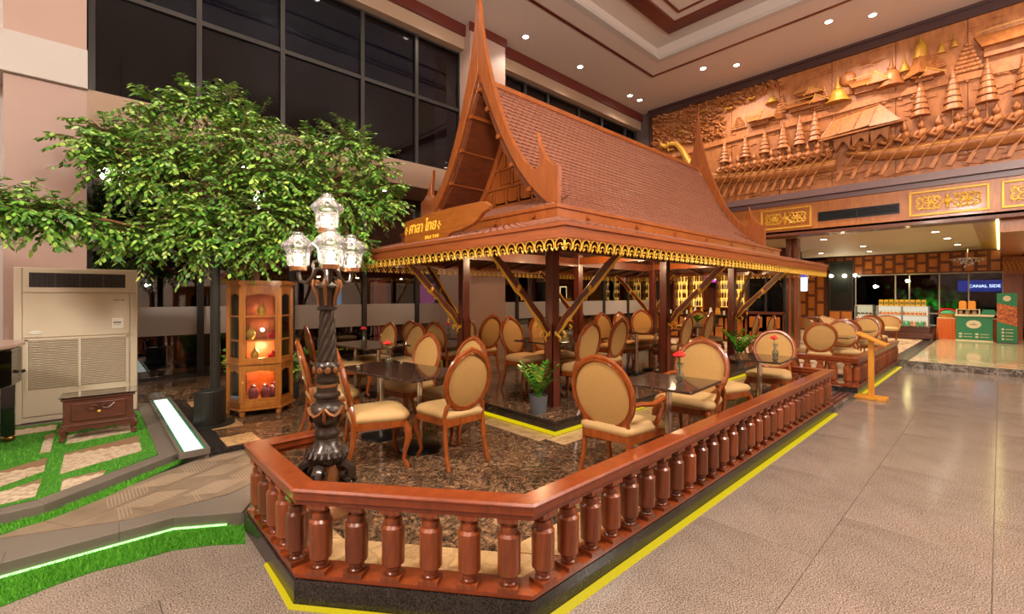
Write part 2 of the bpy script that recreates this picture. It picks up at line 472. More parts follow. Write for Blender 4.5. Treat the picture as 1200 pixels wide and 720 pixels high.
# ------------------------------------------------------------------ seating platform, its tiles
PLAT = [(.78, 2.51), (1.56, 1.55), (7.45, 1.55), (7.45, 2.45), (8.98, 2.45), (8.98, 1.55), (13.37, 1.55), (22.5, 1.55), (22.5, 9.1), (.85, 9.1), (.83, 5.12), (1.12, 5.12), (1.12, 3.56), (.78, 3.56)]
plat = MB().prism(PLAT, -.01, .122).build('seating_platform', GRAN); struct(plat)
def clip(poly, planes):
    for (nx, ny, d) in planes:      # keep nx*x+ny*y >= d
        out = []
        for i in range(len(poly)):
            a = poly[i-1]; b = poly[i]
            da = nx*a[0]+ny*a[1]-d; db = nx*b[0]+ny*b[1]-d
            if da >= 0 and db >= 0: out.append(b)
            elif da >= 0 > db or db >= 0 > da:
                tt = da/(da-db); q = (a[0]+(b[0]-a[0])*tt, a[1]+(b[1]-a[1])*tt)
                out.append(q)
                if db >= 0: out.append(b)
        poly = out
        if len(poly) < 3: return []
    return poly
cn = (.776, .631)                               # inward normal of the chamfer
dc = .776*.78+.631*2.51
inner = [(cn[0], cn[1], dc+.42), (0, 1, 1.97), (-1, 0, -7.1), (1, 0, 1.0)]
k = 0
for i in range(-1, 14):
    for j in range(0, 11):
        x0, y0 = 1.0+.6*i, 1.97+.6*j
        if x0 > 8.7 or y0 > 7.7: continue
        if x0 > 3.5 and x0+.6 < 10 and y0 > 3.1 and y0+.6 < 5.95: continue
        pl = inner[:2] if x0 > 7 else inner
        if x0 > 7 and x0 < 8.99 and y0 < 2.5: pl = [(-1, 0, -7.1)] + inner[:2]
        g = .0015
        p = clip([(x0+g, y0+g), (x0+.6-g, y0+g), (x0+.6-g, y0+.6-g), (x0+g, y0+.6-g)], pl + [(-1, 0, -8.9), (0, -1, -7.9)])
        if y0 < 3.58 and p: p = clip(p, [(1, 0, 1.14)])
        if y0 >= 3.0 and y0 < 5.2 and p: p = clip(p, [(1, 0, 1.14)])
        if len(p) > 2: MB().prism(p, .115, .13).build('marble_tile', EMP, plat)
# beige border strips inside the rail and around the pavilion
def border(poly): MB().prism(poly, .115, .1305).build('border_tile', BEIGE, plat)
def off(d, y): return ((dc+d-.631*y)/.776, y)
for i in range(12):
    x0 = 1.62+.46*i; x1 = x0+.457
    a = clip([(x0, 1.70), (x1, 1.70), (x1, 1.967), (x0, 1.967)], [(cn[0], cn[1], dc+.421)])
    if a: border(a)
for i in range(5):
    def pt(s, d):   # along the chamfer
        return (.78+.62*s+cn[0]*d, 2.51-.776*s+cn[1]*d)
    s0 = -.2+.42*i; q = clip([pt(s0, .14), pt(s0+.417, .14), pt(s0+.417, .417), pt(s0, .417)], [(0, 1, 1.70), (1, 0, .95)])
    if len(q) > 2: border(q)
border(clip([(.95, 2.2), (1.12, 2.2), (1.12, 3.44), (.95, 3.44)], [(cn[0], cn[1], dc+.421)]))
for i in range(14): border([(3.45+.5*i, 2.95), (3.947+.5*i, 2.95), (3.947+.5*i, 3.19), (3.45+.5*i, 3.19)])
for i in range(6): border([(3.35, 3.2+.5*i), (3.59, 3.2+.5*i), (3.59, 3.697+.5*i), (3.35, 3.697+.5*i)])
MB().prism([(.95, 2.62), (1.68, 1.69), (7.2, 1.69), (7.2, 2.2), (1.9, 2.2), (1.2, 3.0), (1.1, 3.44), (.95, 3.44)], .115, .1235).build('border_bed', BEIGE, plat)
# black band with beige squares by the entry
MB().prism([(.84, 5.13), (1.30, 5.13), (1.30, 7.9), (.86, 7.9)], .115, .129).build('black_band', GRAN, plat)
for i in range(4): border([(.99, 5.18+.72*i), (1.29, 5.18+.72*i), (1.29, 5.54+.72*i), (.99, 5.54+.72*i)])
# carpet of the far lounge
cp = [(9.0, 1.75), (13.37, 1.75), (22.4, 1.75), (22.4, 9.0), (10.2, 9.0), (10.2, 3.1), (9.0, 3.1)]
struct(MB().prism(cp, .12, .132).build('lounge_carpet', CARPET))
# yellow edge strips (tape lit from under the curb)
def strip(name, path, w, z, par, h=.012):
    sec = [(0, z), (0, z+h), (-w, z+h), (-w, z)]
    return MB().sweep(path, sec).build(name, YEL, par)
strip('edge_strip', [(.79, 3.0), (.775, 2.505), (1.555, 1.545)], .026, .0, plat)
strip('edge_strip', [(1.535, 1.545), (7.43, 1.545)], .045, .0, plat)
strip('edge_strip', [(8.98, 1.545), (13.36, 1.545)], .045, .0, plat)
# steps between the two railings
for i, (y, z) in enumerate(((1.57, .045), (1.86, .09), (2.15, .122))):
    stp = struct(MB().box(7.46, 8.97, y, 2.47, -.01, z).build('entry_step', STEPM))
    for q in range(3):
        MB().box(7.5, 8.93, y+.05+.07*q, y+.09+.07*q, z-.002, z+.004).build('grip_strip', WMAROON, stp)

# ------------------------------------------------------------------ entry ramp at left, curbs, garden
wk_poly = [(-3.5, 4.0), (-.37, 3.87), (.14, 3.87), (.42, 3.87), (.80, 3.62), (1.12, 3.57), (1.12, 5.12), (.75, 5.12), (-.2, 4.55), (-3.5, 4.5)]
wk = struct(MB().prism(wk_poly, -.01, .082).build('entry_walkway', CURBG))
wkc = [(0, 1, 4.03), (.37, .93, 3.93), (-.52, .854, 3.6-.3) ]
def inwalk(p): return clip(p, [(0, 1, 4.05), (.36, .933, .36*.86+.933*3.80), (-1, 0, -1.115), (0, -1, -5.11), (.55, -.835, .55*-.2-.835*4.47)])
n = 0
a45 = radians(32)
for i in range(-8, 8):
    for j in range(-2, 5):
        L, W = .6, .3
        def R(x, y): return (-.1+x*cos(a45)-y*sin(a45), 4.2+x*sin(a45)+y*cos(a45))
        x0, y0 = i*L+(.3 if j % 2 else 0), j*W
        q = [R(x0+.002, y0+.002), R(x0+L-.002, y0+.002), R(x0+L-.002, y0+W-.002), R(x0+.002, y0+W-.002)]
        q = inwalk(q)
        if len(q) > 2: MB().prism(q, .07, .088).build('walkway_tile', WALK, wk)
def inpoly_(x, y, P):
    r = False
    for i in range(len(P)):
        a = P[i-1]; b = P[i]
        if (a[1] > y) != (b[1] > y) and x < (b[0]-a[0])*(y-a[1])/(b[1]-a[1])+a[0]: r = not r
    return r
# chevron ribs let into the walkway tiles (raised inlay)
ri = MB()
rw = random.Random(12)
for i in range(-5, 8):
    for j in range(-2, 5):
        if (i+2*j) % 5 == 0: continue
        sg = 1 if (i+j) % 2 else -1
        for q in range(12):
            u = i*.30+(q+.5)*.025; v0 = j*.26+.03; v1 = v0+.20
            pts_ = []
            for f in (0, 1):
                x_ = u+sg*(.12*f-.06); y_ = v0+(v1-v0)*f
                pts_.append((-.1+x_*cos(a45)-y_*sin(a45), 4.2+x_*sin(a45)+y_*cos(a45)))
            IW = inwalk([(-4, 3.5), (1.4, 3.5), (1.4, 5.5), (-4, 5.5)])
            if all(inpoly_(p[0], p[1], IW) for p in pts_): ri.bar((*pts_[0], .0885), (*pts_[1], .0885), .0045, .003)
tag(ri.build('inlay_line', pbr('inlay', '#b09a80', .5), wk), kind='stuff')
# outer curb tiles
co = MB()
CURB1 = [(-3.5, 4.02), (-.37, 3.87), (.14, 3.865), (.42, 3.86), (.785, 3.628)]
for m_ in MB.mitred(CURB1, [(0, 0), (0, .094), (.17, .094), (.17, 0)]): m_.build('curb_tile', CURBG, wk, bevel=.004)
strip2 = MB().sweep([(-3.5, 4.018), (-.37, 3.868), (.14, 3.863), (.42, 3.858), (.70, 3.68)], [(0, .012), (0, .022), (-.007, .022), (-.007, .012)])
strip2.build('green_led', GREENLED, wk)
# garden bed
CURB2 = [(-3.5, 4.42), (-.44, 4.53), (-.23, 4.54), (.6, 5.17)]
gp = [(-3.5, 4.45), (-.44, 4.54), (-.23, 4.55), (.6, 5.18), (.82, 5.06), (.84, 7.9), (-3.5, 7.9)]
gd = struct(MB().prism(gp, -.01, .14).build('garden_bed', CURBG))
for m_ in MB.mitred(CURB2+[(.6, 7.9)], [(0, 0), (0, .16), (.14, .16), (.14, 0)]): m_.build('curb_tile', CURBG, gd, bevel=.004)
# tiled islands and turf
GT = stone('garden_tile', ('#a08468', '#c8b294', '#d8c8ae'), (.36, .5, .68), 14, 4, 1.5, .5)
GTB = pbr('tile_joint', '#8a6a4c', .7)
isl = [[(-.17, 5.90), (.37, 6.12), (.36, 5.50), (-.18, 5.24)], [(-.17, 6.25), (.37, 6.35), (.37, 6.78), (-.17, 6.62)], [(-.17, 6.8), (.37, 6.9), (.37, 7.3), (-.17, 7.3)],
       [(-.60, 5.10), (-.28, 5.42), (-.28, 5.86), (-.62, 5.62)], [(-.62, 4.74), (-.29, 4.78), (-.28, 5.22), (-.60, 4.98)], [(-.34, 6.05), (-.27, 6.05), (-.27, 6.85), (-.34, 6.8)],
       [(-1.0, 6.95), (-.27, 7.0), (-.27, 7.3), (-1.0, 7.3)], [(-.16, 4.78), (.08, 4.98), (.1, 5.12), (-.16, 5.08)]]
for q in isl:
    # each island is a patch of small lozenge tiles
    MB().prism(q, .13, .1525).build('tile_bed', GTB, gd)
    cx = [p[0] for p in q]; cy = [p[1] for p in q]
    L = MB(); s = .085
    for i in range(int((max(cx)-min(cx))/s)+3):
        for j in range(int((max(cy)-min(cy))/s)+3):
            x = min(cx)+i*s+(s/2 if j % 2 else 0); y = min(cy)+j*s*.55
            e = .042
            p = [(x, y-e), (x+e, y), (x, y+e), (x-e, y)]
            pl = []
            for k2 in range(4):
                a = q[k2]; b = q[(k2+1) % 4]
                nx, ny = -(b[1]-a[1]), b[0]-a[0]
                ctr = (sum(cx)/4, sum(cy)/4)
                if nx*(ctr[0]-a[0])+ny*(ctr[1]-a[1]) < 0: nx, ny = -nx, -ny
                pl.append((nx, ny, nx*a[0]+ny*a[1]))
            p = clip(p, pl)
            if len(p) > 2: L.prism(p, .1525, .156)
    if L.v: tag(L.build('lozenge_tile', GT, gd), kind='stuff')
def inpoly(x, y, P):
    r = False
    for i in range(len(P)):
        a = P[i-1]; b = P[i]
        if (a[1] > y) != (b[1] > y) and x < (b[0]-a[0])*(y-a[1])/(b[1]-a[1])+a[0]: r = not r
    return r
TURFC = []
for h in ('#4c9a18', '#5fb024', '#3d8414', '#78c236'): TURFC.append(pbr('grass_blade', h, .6))
def turf(name, poly, z, n, label, hmax=.035, holes=()):
    b = MB().prism(poly, z-.01, z)
    xs = [p[0] for p in poly]; ys = [p[1] for p in poly]
    vs = []; fs = []; ms = []
    k = 0; rr = random.Random(len(name)+n)
    while k < n:
        x = rr.uniform(min(xs), max(xs)); y = rr.uniform(min(ys), max(ys))
        if not inpoly(x, y, poly) or any(inpoly(x, y, h) for h in holes):
            k += .2; continue
        a = rr.uniform(0, 2*pi); h = hmax*rr.uniform(.5, 1); w = .0022; l = rr.uniform(-.012, .012); l2 = rr.uniform(-.012, .012)
        o = len(vs)
        vs += [(x-w*cos(a), y-w*sin(a), z), (x+w*cos(a), y+w*sin(a), z), (x+l, y+l2, z+h)]
        fs.append((o, o+1, o+2)); ms.append(1+rr.choice((0, 0, 1, 1, 2, 3))); k += 1
    oo = len(b.v); b.v += vs; b.f += [[i+oo for i in f] for f in fs]; b.m += ms; b.s += [False]*len(fs)
    return tag(b.build(name, [TURFD]+TURFC, recalc=False), label, 'grass', None, 'stuff')
turf('turf', [(-1.4, 4.02), (-.37, 3.855), (.14, 3.85), (.42, 3.84), (.66, 3.69), (.79, 3.60), (.74, 3.34), (.58, 3.47), (.38, 3.57), (.17, 3.58), (.02, 3.61), (-.13, 3.59), (-.34, 3.53), (-1.4, 3.45)], .006, 26000, 'green artificial grass strip lit along the foot of the walkway curb', .03)
turf('turf', [(-1.4, 4.5), (-.44, 4.525), (-.23, 4.535), (.58, 5.15), (.70, 5.19), (.39, 4.90), (.07, 4.60), (-.19, 4.42), (-.42, 4.36), (-1.4, 4.3)], .089, 12000, 'narrow green grass strip between the raised walkway and the garden curb', .028)
turf('turf', [(-2.2, 4.62), (-.46, 4.72), (-.25, 4.72), (.46, 5.3), (.46, 7.4), (-2.2, 7.4)], .150, 30000, 'green garden turf around the lozenge tiled patches by the air conditioner', .022, isl)
# lit trough along the garden edge
tr = empty('light_trough', (.71, 6.5, .13), 0, 'white glowing light trough sunk in the grey ledge beside the garden', 'light')
MB().box(-.12, -.095, -1.42, 1.42, 0, .055).box(.095, .12, -1.42, 1.42, 0, .055).box(-.12, .12, -1.445, -1.42, 0, .055).box(-.12, .12, 1.42, 1.445, 0, .055).build('frame', CURBG, tr)
MB().box(-.075, .075, -1.41, 1.41, .03, .042).build('light_panel', WHITELED, tr)
MB().box(-.095, -.075, -1.41, 1.41, .02, .05).box(.075, .095, -1.41, 1.41, .02, .05).build('glass_edge', pbr('green_glass_edge', '#3f8a5c', .15), tr)
# ------------------------------------------------------------------ balustrades
BAL = MB()
BAL.box(-.05, .05, -.05, .05, 0, .024)
BAL.lathe([(.040, .024), (.040, .034), (.034, .040), (.034, .046), (.040, .052), (.040, .066), (.046, .070), (.058, .082), (.060, .272), (.046, .286), (.048, .294), (.046, .318), (.036, .324), (.036, .338), (.046, .345)], 14)
BAL.box(-.05, .05, -.05, .05, .345, .366)
BAL_ME = BAL.mesh('baluster', WDB)
RAILSEC = [(-.045, .515), (-.045, .535), (-.06, .545), (-.06, .578), (-.066, .585), (-.066, .592), (-.056, .602), (.056, .602), (.066, .592), (.066, .585), (.06, .578), (.06, .545), (.045, .535), (.045, .515)]
BASESEC = [(-.048, .128), (-.048, .150), (.095, .150), (.095, .128)]
def balustrade(label, path, skip_ends=.1, step=.2):
    root = empty('balustrade', (path[0][0], path[0][1], .128), 0, label, 'balustrade')
    loc = (-path[0][0], -path[0][1], -.128)
    MB().sweep(path, RAILSEC).build('handrail', WD, root, loc=loc)
    MB().sweep(path, BASESEC).build('base_board', WD, root, loc=loc)
    for a, b in zip(path, path[1:]):
        a = Vector(a); b = Vector(b); L = (b-a).length
        n = max(1, round(L/step)); d = (b-a)/n
        for i in range(n):
            p = a+d*(i+.5)
            o = obj('baluster', BAL_ME, root, (p.x+loc[0], p.y+loc[1], .022))
            o.rotation_euler = (0, 0, atan2(d.y, d.x))
balustrade('long polished wooden balustrade around the near dining area with a chamfered front corner', [(1.32, 3.48), (.84, 3.48), (.84, 2.55), (1.605, 1.60), (7.38, 1.60), (7.38, 2.35)])
balustrade('shorter wooden balustrade beyond the entry steps behind the orange lectern', [(9.05, 2.55), (9.05, 1.60), (13.25, 1.60)])

# ------------------------------------------------------------------ the pavilion
PC = (6.84, 4.60)
pv = empty('pavilion', (PC[0], PC[1], .13), 0, 'large Thai teak pavilion with steep tiled gable roof and gilded eaves in the dining area', 'pavilion')
def pp(mb, name, mat, parent=None, **k):           # builds a part given in world coordinates
    if parent is None:
        return mb.build(name, mat, pv, loc=(-PC[0], -PC[1], -.13), **k)
    return mb.build(name, mat, parent, **k)
HX, HY = 2.72, .89                              # post grid half sizes
# floor slab
base = pp(MB().box(3.62, 10.06, 3.22, 5.98, .13, .262), 'floor_slab', GRAN)
for i in range(11):
    for j in range(5):
        x0 = 3.60+.589*i; y0 = 3.20+.56*j
        pp(MB().box(x0+.001, x0+.587, y0+.001, y0+.558, .255, .272), 'marble_tile', EMP, base)
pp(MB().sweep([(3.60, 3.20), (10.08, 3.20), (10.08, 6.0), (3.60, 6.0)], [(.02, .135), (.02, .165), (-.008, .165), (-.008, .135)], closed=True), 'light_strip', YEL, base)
pp(MB().sweep([(3.60, 3.20), (10.08, 3.20), (10.08, 6.0), (3.60, 6.0)], [(.02, .262), (.02, .275), (-.004, .275), (-.004, .262)], closed=True), 'edge_trim', DGREY, base)
posts = [(PC[0]+sx*HX, PC[1]+sy*HY) for sx in (-1, 0, 1) for sy in (-1, 1)]
for (x, y) in posts:
    p = pp(MB().box(x-.062, x+.062, y-.062, y+.062, .27, 2.42), 'post', WPOST, bevel=.006, seg=1)
    s = MB()
    w = .070
    for q in range(4):                          # lower casing with a pointed top on every face
        M = Matrix.Translation((x, y, 0)) @ Matrix.Rotation(q*pi/2, 4, 'Z')
        s.prism([(-w, .27), (w, .27), (w, 1.28), (0, 1.16), (-w, 1.28)], -w, -.060, 0, M, 'y')
    pp(s, 'post_casing', WPOST, p)
# tie beams, rafters and soffit
for y in (PC[1]-HY, PC[1]+HY): pp(MB().box(PC[0]-HX-.35, PC[0]+HX+.35, y-.045, y+.045, 2.16, 2.31), 'tie_beam', WDARK)
for x in (PC[0]-HX, PC[0], PC[0]+HX): pp(MB().box(x-.045, x+.045, PC[1]-HY-.3, PC[1]+HY+.3, 2.20, 2.33), 'tie_beam', WBARGE)
E1, E2 = 1.33, .66
def rect(e): return (PC[0]-HX-e, PC[0]+HX+e, PC[1]-HY-e, PC[1]+HY+e)
def ring_of(e, z):
    a, b, c_, d = rect(e); return [(a, c_, z), (b, c_, z), (b, d, z), (a, d, z)]
ro = ring_of(E1-.03, 2.14); r2 = ring_of(E2, 2.36); r3 = ring_of(-.25, 2.42)
for k in range(4):
    a, b, c2, d = ro[k], ro[(k+1) % 4], r2[(k+1) % 4], r2[k]
    m = MB().add([a, b, c2, d]+[(p[0], p[1], p[2]+.03) for p in (a, b, c2, d)], [(0, 1, 2, 3), (7, 6, 5, 4), (0, 4, 5, 1), (1, 5, 6, 2), (2, 6, 7, 3), (3, 7, 4, 0)])
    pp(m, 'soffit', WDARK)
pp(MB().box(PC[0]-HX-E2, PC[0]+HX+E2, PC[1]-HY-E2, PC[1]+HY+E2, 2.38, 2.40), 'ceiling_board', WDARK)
for i in range(11):                              # common rafters under the skirt roof
    x = PC[0]-3.6+.72*i
    for sy in (-1, 1):
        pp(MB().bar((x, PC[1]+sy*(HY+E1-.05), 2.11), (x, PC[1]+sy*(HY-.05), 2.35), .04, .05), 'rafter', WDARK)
for i in range(4):
    y = PC[1]-.9+.6*i
    for sx in (-1, 1):
        pp(MB().bar((PC[0]+sx*(HX+E1-.05), y, 2.11), (PC[0]+sx*(HX-.05), y, 2.35), .04, .05), 'rafter', WDARK)
for sx in (-1, 1):
    for sy in (-1, 1):
        pp(MB().bar((PC[0]+sx*(HX+E1-.06), PC[1]+sy*(HY+E1-.06), 2.10), (PC[0]+sx*HX, PC[1]+sy*HY, 2.34), .05, .06), 'hip_rafter', WBARGE)
# eave boards with hanging gilded fringe
FR = MB()
arc = [(.052*cos(pi*q/8), 0, -.062+.056*sin(pi*q/8)) for q in range(9)]
FR.tube(arc, .0065, 5, 0)
FR.tube([(.022*cos(pi*q/6), 0, -.070+.020*sin(pi*q/6)) for q in range(7)], .006, 5, 0)
FR.tube([(-.052, 0, -.062), (-.050, 0, -.085), (-.036, 0, -.106), (-.020, 0, -.082)], .007, 5, 0)
FR.tube([(.052, 0, -.062), (.050, 0, -.085), (.036, 0, -.106), (.020, 0, -.082)], .007, 5, 0)
FR.prism([(-.058, 0), (.058, 0), (.058, -.022), (.044, -.02), (.02, -.006), (-.02, -.006), (-.044, -.02), (-.058, -.022)], -.006, .006, 1, None, 'y')
FR_ME = FR.mesh('fringe_ornament', [GOLD, WEAVE])
rg = ring_of(E1, 0)
for k in range(4):
    a = Vector(rg[k][:2]); b = Vector(rg[(k+1) % 4][:2]); L = (b-a).length; d = (b-a).normalized()
    nrm = Vector((d.y, -d.x))
    an = atan2(d.y, d.x)
    bd = MB()
    bd.prism([(-.035, 2.092), (0, 2.092), (.0, 2.175), (.018, 2.185), (.018, 2.215), (-.035, 2.215)], 0, L)  # profile in (out, z)
    vs = []
    for (o, z, s) in bd.v: q = a+d*s+nrm*o; vs.append((q.x, q.y, z))
    # mitre: stretch the outer edge past the corners
    bd2 = MB(); n6 = 6
    vs = []
    for s_end in (0, 1):
        for (o, z) in [(-.035, 2.092), (0, 2.092), (.0, 2.175), (.018, 2.185), (.018, 2.215), (-.035, 2.215)]:
            q = (a if s_end == 0 else b)+d*(o if s_end else -o)+nrm*o
            vs.append((q.x, q.y, z))
    bd2.add(vs, [list(range(6)), list(range(6, 12))[::-1]]+[(i, (i+1) % 6, 6+(i+1) % 6, 6+i) for i in range(6)])
    board = pp(bd2, 'eave_board', WEAVE)
    n = int(round(L/.117)); st = L/n
    for i in range(n):
        q = a+d*(st*(i+.5))-nrm*.012
        o = obj('fringe_ornament', FR_ME, board, (q.x, q.y, 2.094)); o.rotation_euler = (0, 0, an)
# tiles: every course stepped, every tile with a pointed foot
def tiles(surf, nc, nt, lift=.016, sides=None):
    """surf(u, v): u along the eave 0..1, v from eave 0 to top 1 -> (point, normal)"""
    m = MB(); vs = []; fs = []
    for r in range(nc):
        v0 = r/nc; v1 = (r+1.15)/nc
        for q in range(-1, nt+1):
            sh = .5 if r % 2 else 0
            ua, ub = (q+sh)/nt, (q+1+sh)/nt
            ua = max(0, min(1, ua)); ub = max(0, min(1, ub))
            if ub-ua < .1/nt: continue
            um = (ua+ub)/2
            o = len(vs)
            lr = lift*random.uniform(.8, 1.2)
            for (u, v, l) in ((ua, v1, .0), (ub, v1, 0), (ub, v0+.40/nc, lr), (um, v0, lr), (ua, v0+.40/nc, lr*.55)):
                p, nn = surf(u, min(v, 1)); vs.append(p+nn*(l+.004))
            for (u, v) in ((ub, v0+.40/nc), (um, v0), (ua, v0+.40/nc)):
                p, nn = surf(u, min(v, 1)); vs.append(p-nn*.002)
            fs += [(o, o+4, o+3, o+2, o+1), (o+4, o+7, o+6, o+3), (o+3, o+6, o+5, o+2)]
    m.add(vs, fs, 0)
    return m
def bil(a, b, c_, d):
    a, b, c_, d = map(Vector, (a, b, c_, d))
    n = ((b-a).cross(d-a)).normalized()
    if n.z < 0: n = -n
    return lambda u, v: (a*(1-u)*(1-v)+b*u*(1-v)+c_*u*v+d*(1-u)*v, n)
lo = ring_of(E1+.015, 2.218); hi = ring_of(E2-.02, 2.415)
for k in range(4):
    nt = 76 if k % 2 == 0 else 42
    o = pp(tiles(bil(lo[k], lo[(k+1) % 4], hi[(k+1) % 4], hi[k]), 8, nt, .008), 'skirt_tiles', TILEM, recalc=False); tag(o, kind='stuff')
    m = MB(); a, b, c2, d = lo[k], lo[(k+1) % 4], hi[(k+1) % 4], hi[k]
    m.add([a, b, c2, d]+[(p[0], p[1], p[2]-.03) for p in (a, b, c2, d)], [(3, 2, 1, 0), (4, 5, 6, 7), (0, 1, 5, 4), (1, 2, 6, 5), (2, 3, 7, 6), (3, 0, 4, 7)])
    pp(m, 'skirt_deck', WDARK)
# second fascia with peg ends
f2 = ring_of(E2, 0)
fo = pp(MB().sweep([p[:2] for p in f2], [(-.012, 2.40), (-.012, 2.50), (-.03, 2.51), (-.03, 2.545), (.03, 2.545), (.03, 2.40)], closed=True), 'upper_fascia', WBARGE)
pg = MB()
for k in range(4):
    a = Vector(f2[k][:2]); b = Vector(f2[(k+1) % 4][:2]); d = (b-a).normalized(); nrm = Vector((d.y, -d.x))
    nn = 5 if k % 2 else 7
    for i in range(nn):
        q = a+(b-a)*((i+.5)/nn)+nrm*.02
        pg = MB().box(q.x-.022, q.x+.022, q.y-.022, q.y+.022, 2.44, 2.475)
        pp(pg, 'peg', WBARGE, fo)
# the steep main roof: curve of half width against height
PROF = [(0, 4.40), (.10, 4.24), (.22, 4.0), (.34, 3.75), (.48, 3.48), (.64, 3.23), (.84, 2.99), (1.08, 2.77), (1.32, 2.61), (HY+E2+.02, 2.52)]
cum = [0]
for a, b in zip(PROF, PROF[1:]): cum.append(cum[-1]+sqrt((a[0]-b[0])**2+(a[1]-b[1])**2))
def prof(t):                                     # t: 0 eave .. 1 ridge
    s = (1-t)*cum[-1]
    for i in range(len(PROF)-1):
        if s <= cum[i+1]+1e-9:
            f = (s-cum[i])/(cum[i+1]-cum[i]); a, b = PROF[i], PROF[i+1]
            return a[0]+(b[0]-a[0])*f, a[1]+(b[1]-a[1])*f, (b[1]-a[1], a[0]-b[0])
    return PROF[-1][0], PROF[-1][1], (-1, -1)
RX0, RX1 = 3.72, 9.96
for sy in (-1, 1):
    def surf(u, v):
        y, z, tn = prof(v)
        n = Vector((0, -sy*tn[0], tn[1]*-1)); n = Vector((0, sy*abs(tn[0]), abs(tn[1]))).normalized()
        return Vector((RX0+(RX1-RX0)*u, PC[1]+sy*y, z)), n
    o = pp(tiles(surf, 36, 58, .018), 'roof_tiles', TILEM, recalc=False); tag(o, kind='stuff')
    pts = [(PC[1]+sy*y, z) for y, z in PROF]; und = [(PC[1]+sy*max(0, y-.05), z-.06) for y, z in PROF[::-1]]
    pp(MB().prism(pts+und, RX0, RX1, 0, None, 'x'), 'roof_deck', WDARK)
pp(MB().bar((RX0, PC[1], 4.42), (RX1, PC[1], 4.42), .09, .07), 'ridge_cap', WBARGE, bevel=.01)
# bargeboards, finials, gables
OUT = [(.0, 5.85), (.025, 5.45), (.075, 5.08), (.15, 4.74), (.24, 4.44), (.33, 4.17), (.43, 3.92), (.54, 3.67), (.67, 3.43), (.83, 3.21), (.97, 3.07), (1.04, 3.04), (1.085, 3.09), (1.09, 3.22), (1.055, 3.46), (1.12, 3.28), (1.20, 3.13), (1.29, 3.05), (1.38, 3.02), (1.37, 2.56), (1.28, 2.585), (1.12, 2.71), (.93, 2.89), (.76, 3.09), (.61, 3.31), (.47, 3.54), (.34, 3.78), (.21, 4.05), (.11, 4.27), (0, 4.50)]
for (x, sx) in ((3.70, -1), (9.98, 1)):
    for sy in (-1, 1):
        pp(MB().prism([(PC[1]+sy*y, z) for y, z in OUT], x-.03, x+.03, 0, None, 'x'), 'bargeboard', WBARGE, bevel=.008, seg=1)
    gx = x-sx*.62
    tri = [(p[0]-.03, p[1]-.03) for p in PROF if p[1] > 2.86 and p[0] > .05]
    poly = [(PC[1]+y, z) for y, z in tri]+[(PC[1]-y, z) for y, z in tri[::-1]]
    gb = pp(MB().prism(poly, gx-.02, gx+.02, 0, None, 'x'), 'gable_wall', WPANEL)
    fx = gx+sx*.03
    rows = [2.88, 3.14, 3.40, 3.66, 3.92, 4.15]
    def hw(z):
        for i in range(len(PROF)-1):
            if PROF[i+1][1] <= z <= PROF[i][1]:
                f = (PROF[i][1]-z)/(PROF[i][1]-PROF[i+1][1]); return PROF[i][0]+(PROF[i+1][0]-PROF[i][0])*f
        return 0
    for ri_, z in enumerate(rows[:-1]):
        w1 = hw(z)-.06; w2 = hw(rows[ri_+1])-.06
        pp(MB().box(fx-.012, fx+.012, PC[1]-w1, PC[1]+w1, z-.018, z+.018), 'rail', WBARGE, gb)
        nst = max(2, int(round(2*w1/.27)))
        shift = .5 if ri_ % 2 else 0
        ys = [-w1+(2*w1)*(q+shift)/nst for q in range(nst+1)]
        for q, y in enumerate(ys):
            if abs(y) > w2: continue
            pp(MB().box(fx-.012, fx+.012, PC[1]+y-.016, PC[1]+y+.016, z, rows[ri_+1]), 'stile', WBARGE, gb)
            if q+1 < len(ys) and abs(ys[q+1]) <= w2+.04:
                pp(MB().box(fx-.004, fx+.006, PC[1]+y+.045, PC[1]+ys[q+1]-.045, z+.045, rows[ri_+1]-.045), 'panel', WPANEL, gb)
    # purlins that carry the bargeboard
    for (y, z) in ((0, 4.28), (.17, 3.98), (.38, 3.58), (.62, 3.18), (.92, 2.84)):
        for sy in ((-1, 1) if y else (1,)):
            pp(MB().box(min(x-sx*-.02, gx), max(x-sx*-.02, gx), PC[1]+sy*y-.03, PC[1]+sy*y+.03, z-.025, z+.025), 'purlin', WBARGE)
    # slanted edge board of the gable
    for sy in (-1, 1):
        q = [(p[0], p[1]) for p in PROF if p[1] > 2.82]
        pl = [(PC[1]+sy*max(0, y-.02), z-.02) for y, z in q]+[(PC[1]+sy*max(0, y-.13), z-.10) for y, z in q[::-1]]
        pp(MB().prism(pl, fx-.02, fx+.02, 0, None, 'x'), 'edge_board', WBARGE, gb)
    # gable skirt of tiles
    xe = x-sx*-.20
    a = (xe+sx*.02, PC[1]-HY-E2+.1, 2.545); b = (xe+sx*.02, PC[1]+HY+E2-.1, 2.545); c2 = (gx, PC[1]+1.0, 2.87); d = (gx, PC[1]-1.0, 2.87)
    tag(pp(tiles(bil(a, b, c2, d), 8, 26, .01), 'gable_skirt_tiles', TILEM, recalc=False), kind='stuff')
    m = MB(); m.add([a, b, c2, d]+[(p[0], p[1], p[2]-.03) for p in (a, b, c2, d)], [(3, 2, 1, 0), (4, 5, 6, 7), (0, 1, 5, 4), (1, 2, 6, 5), (2, 3, 7, 6), (3, 0, 4, 7)])
    pp(m, 'gable_skirt_deck', WDARK)
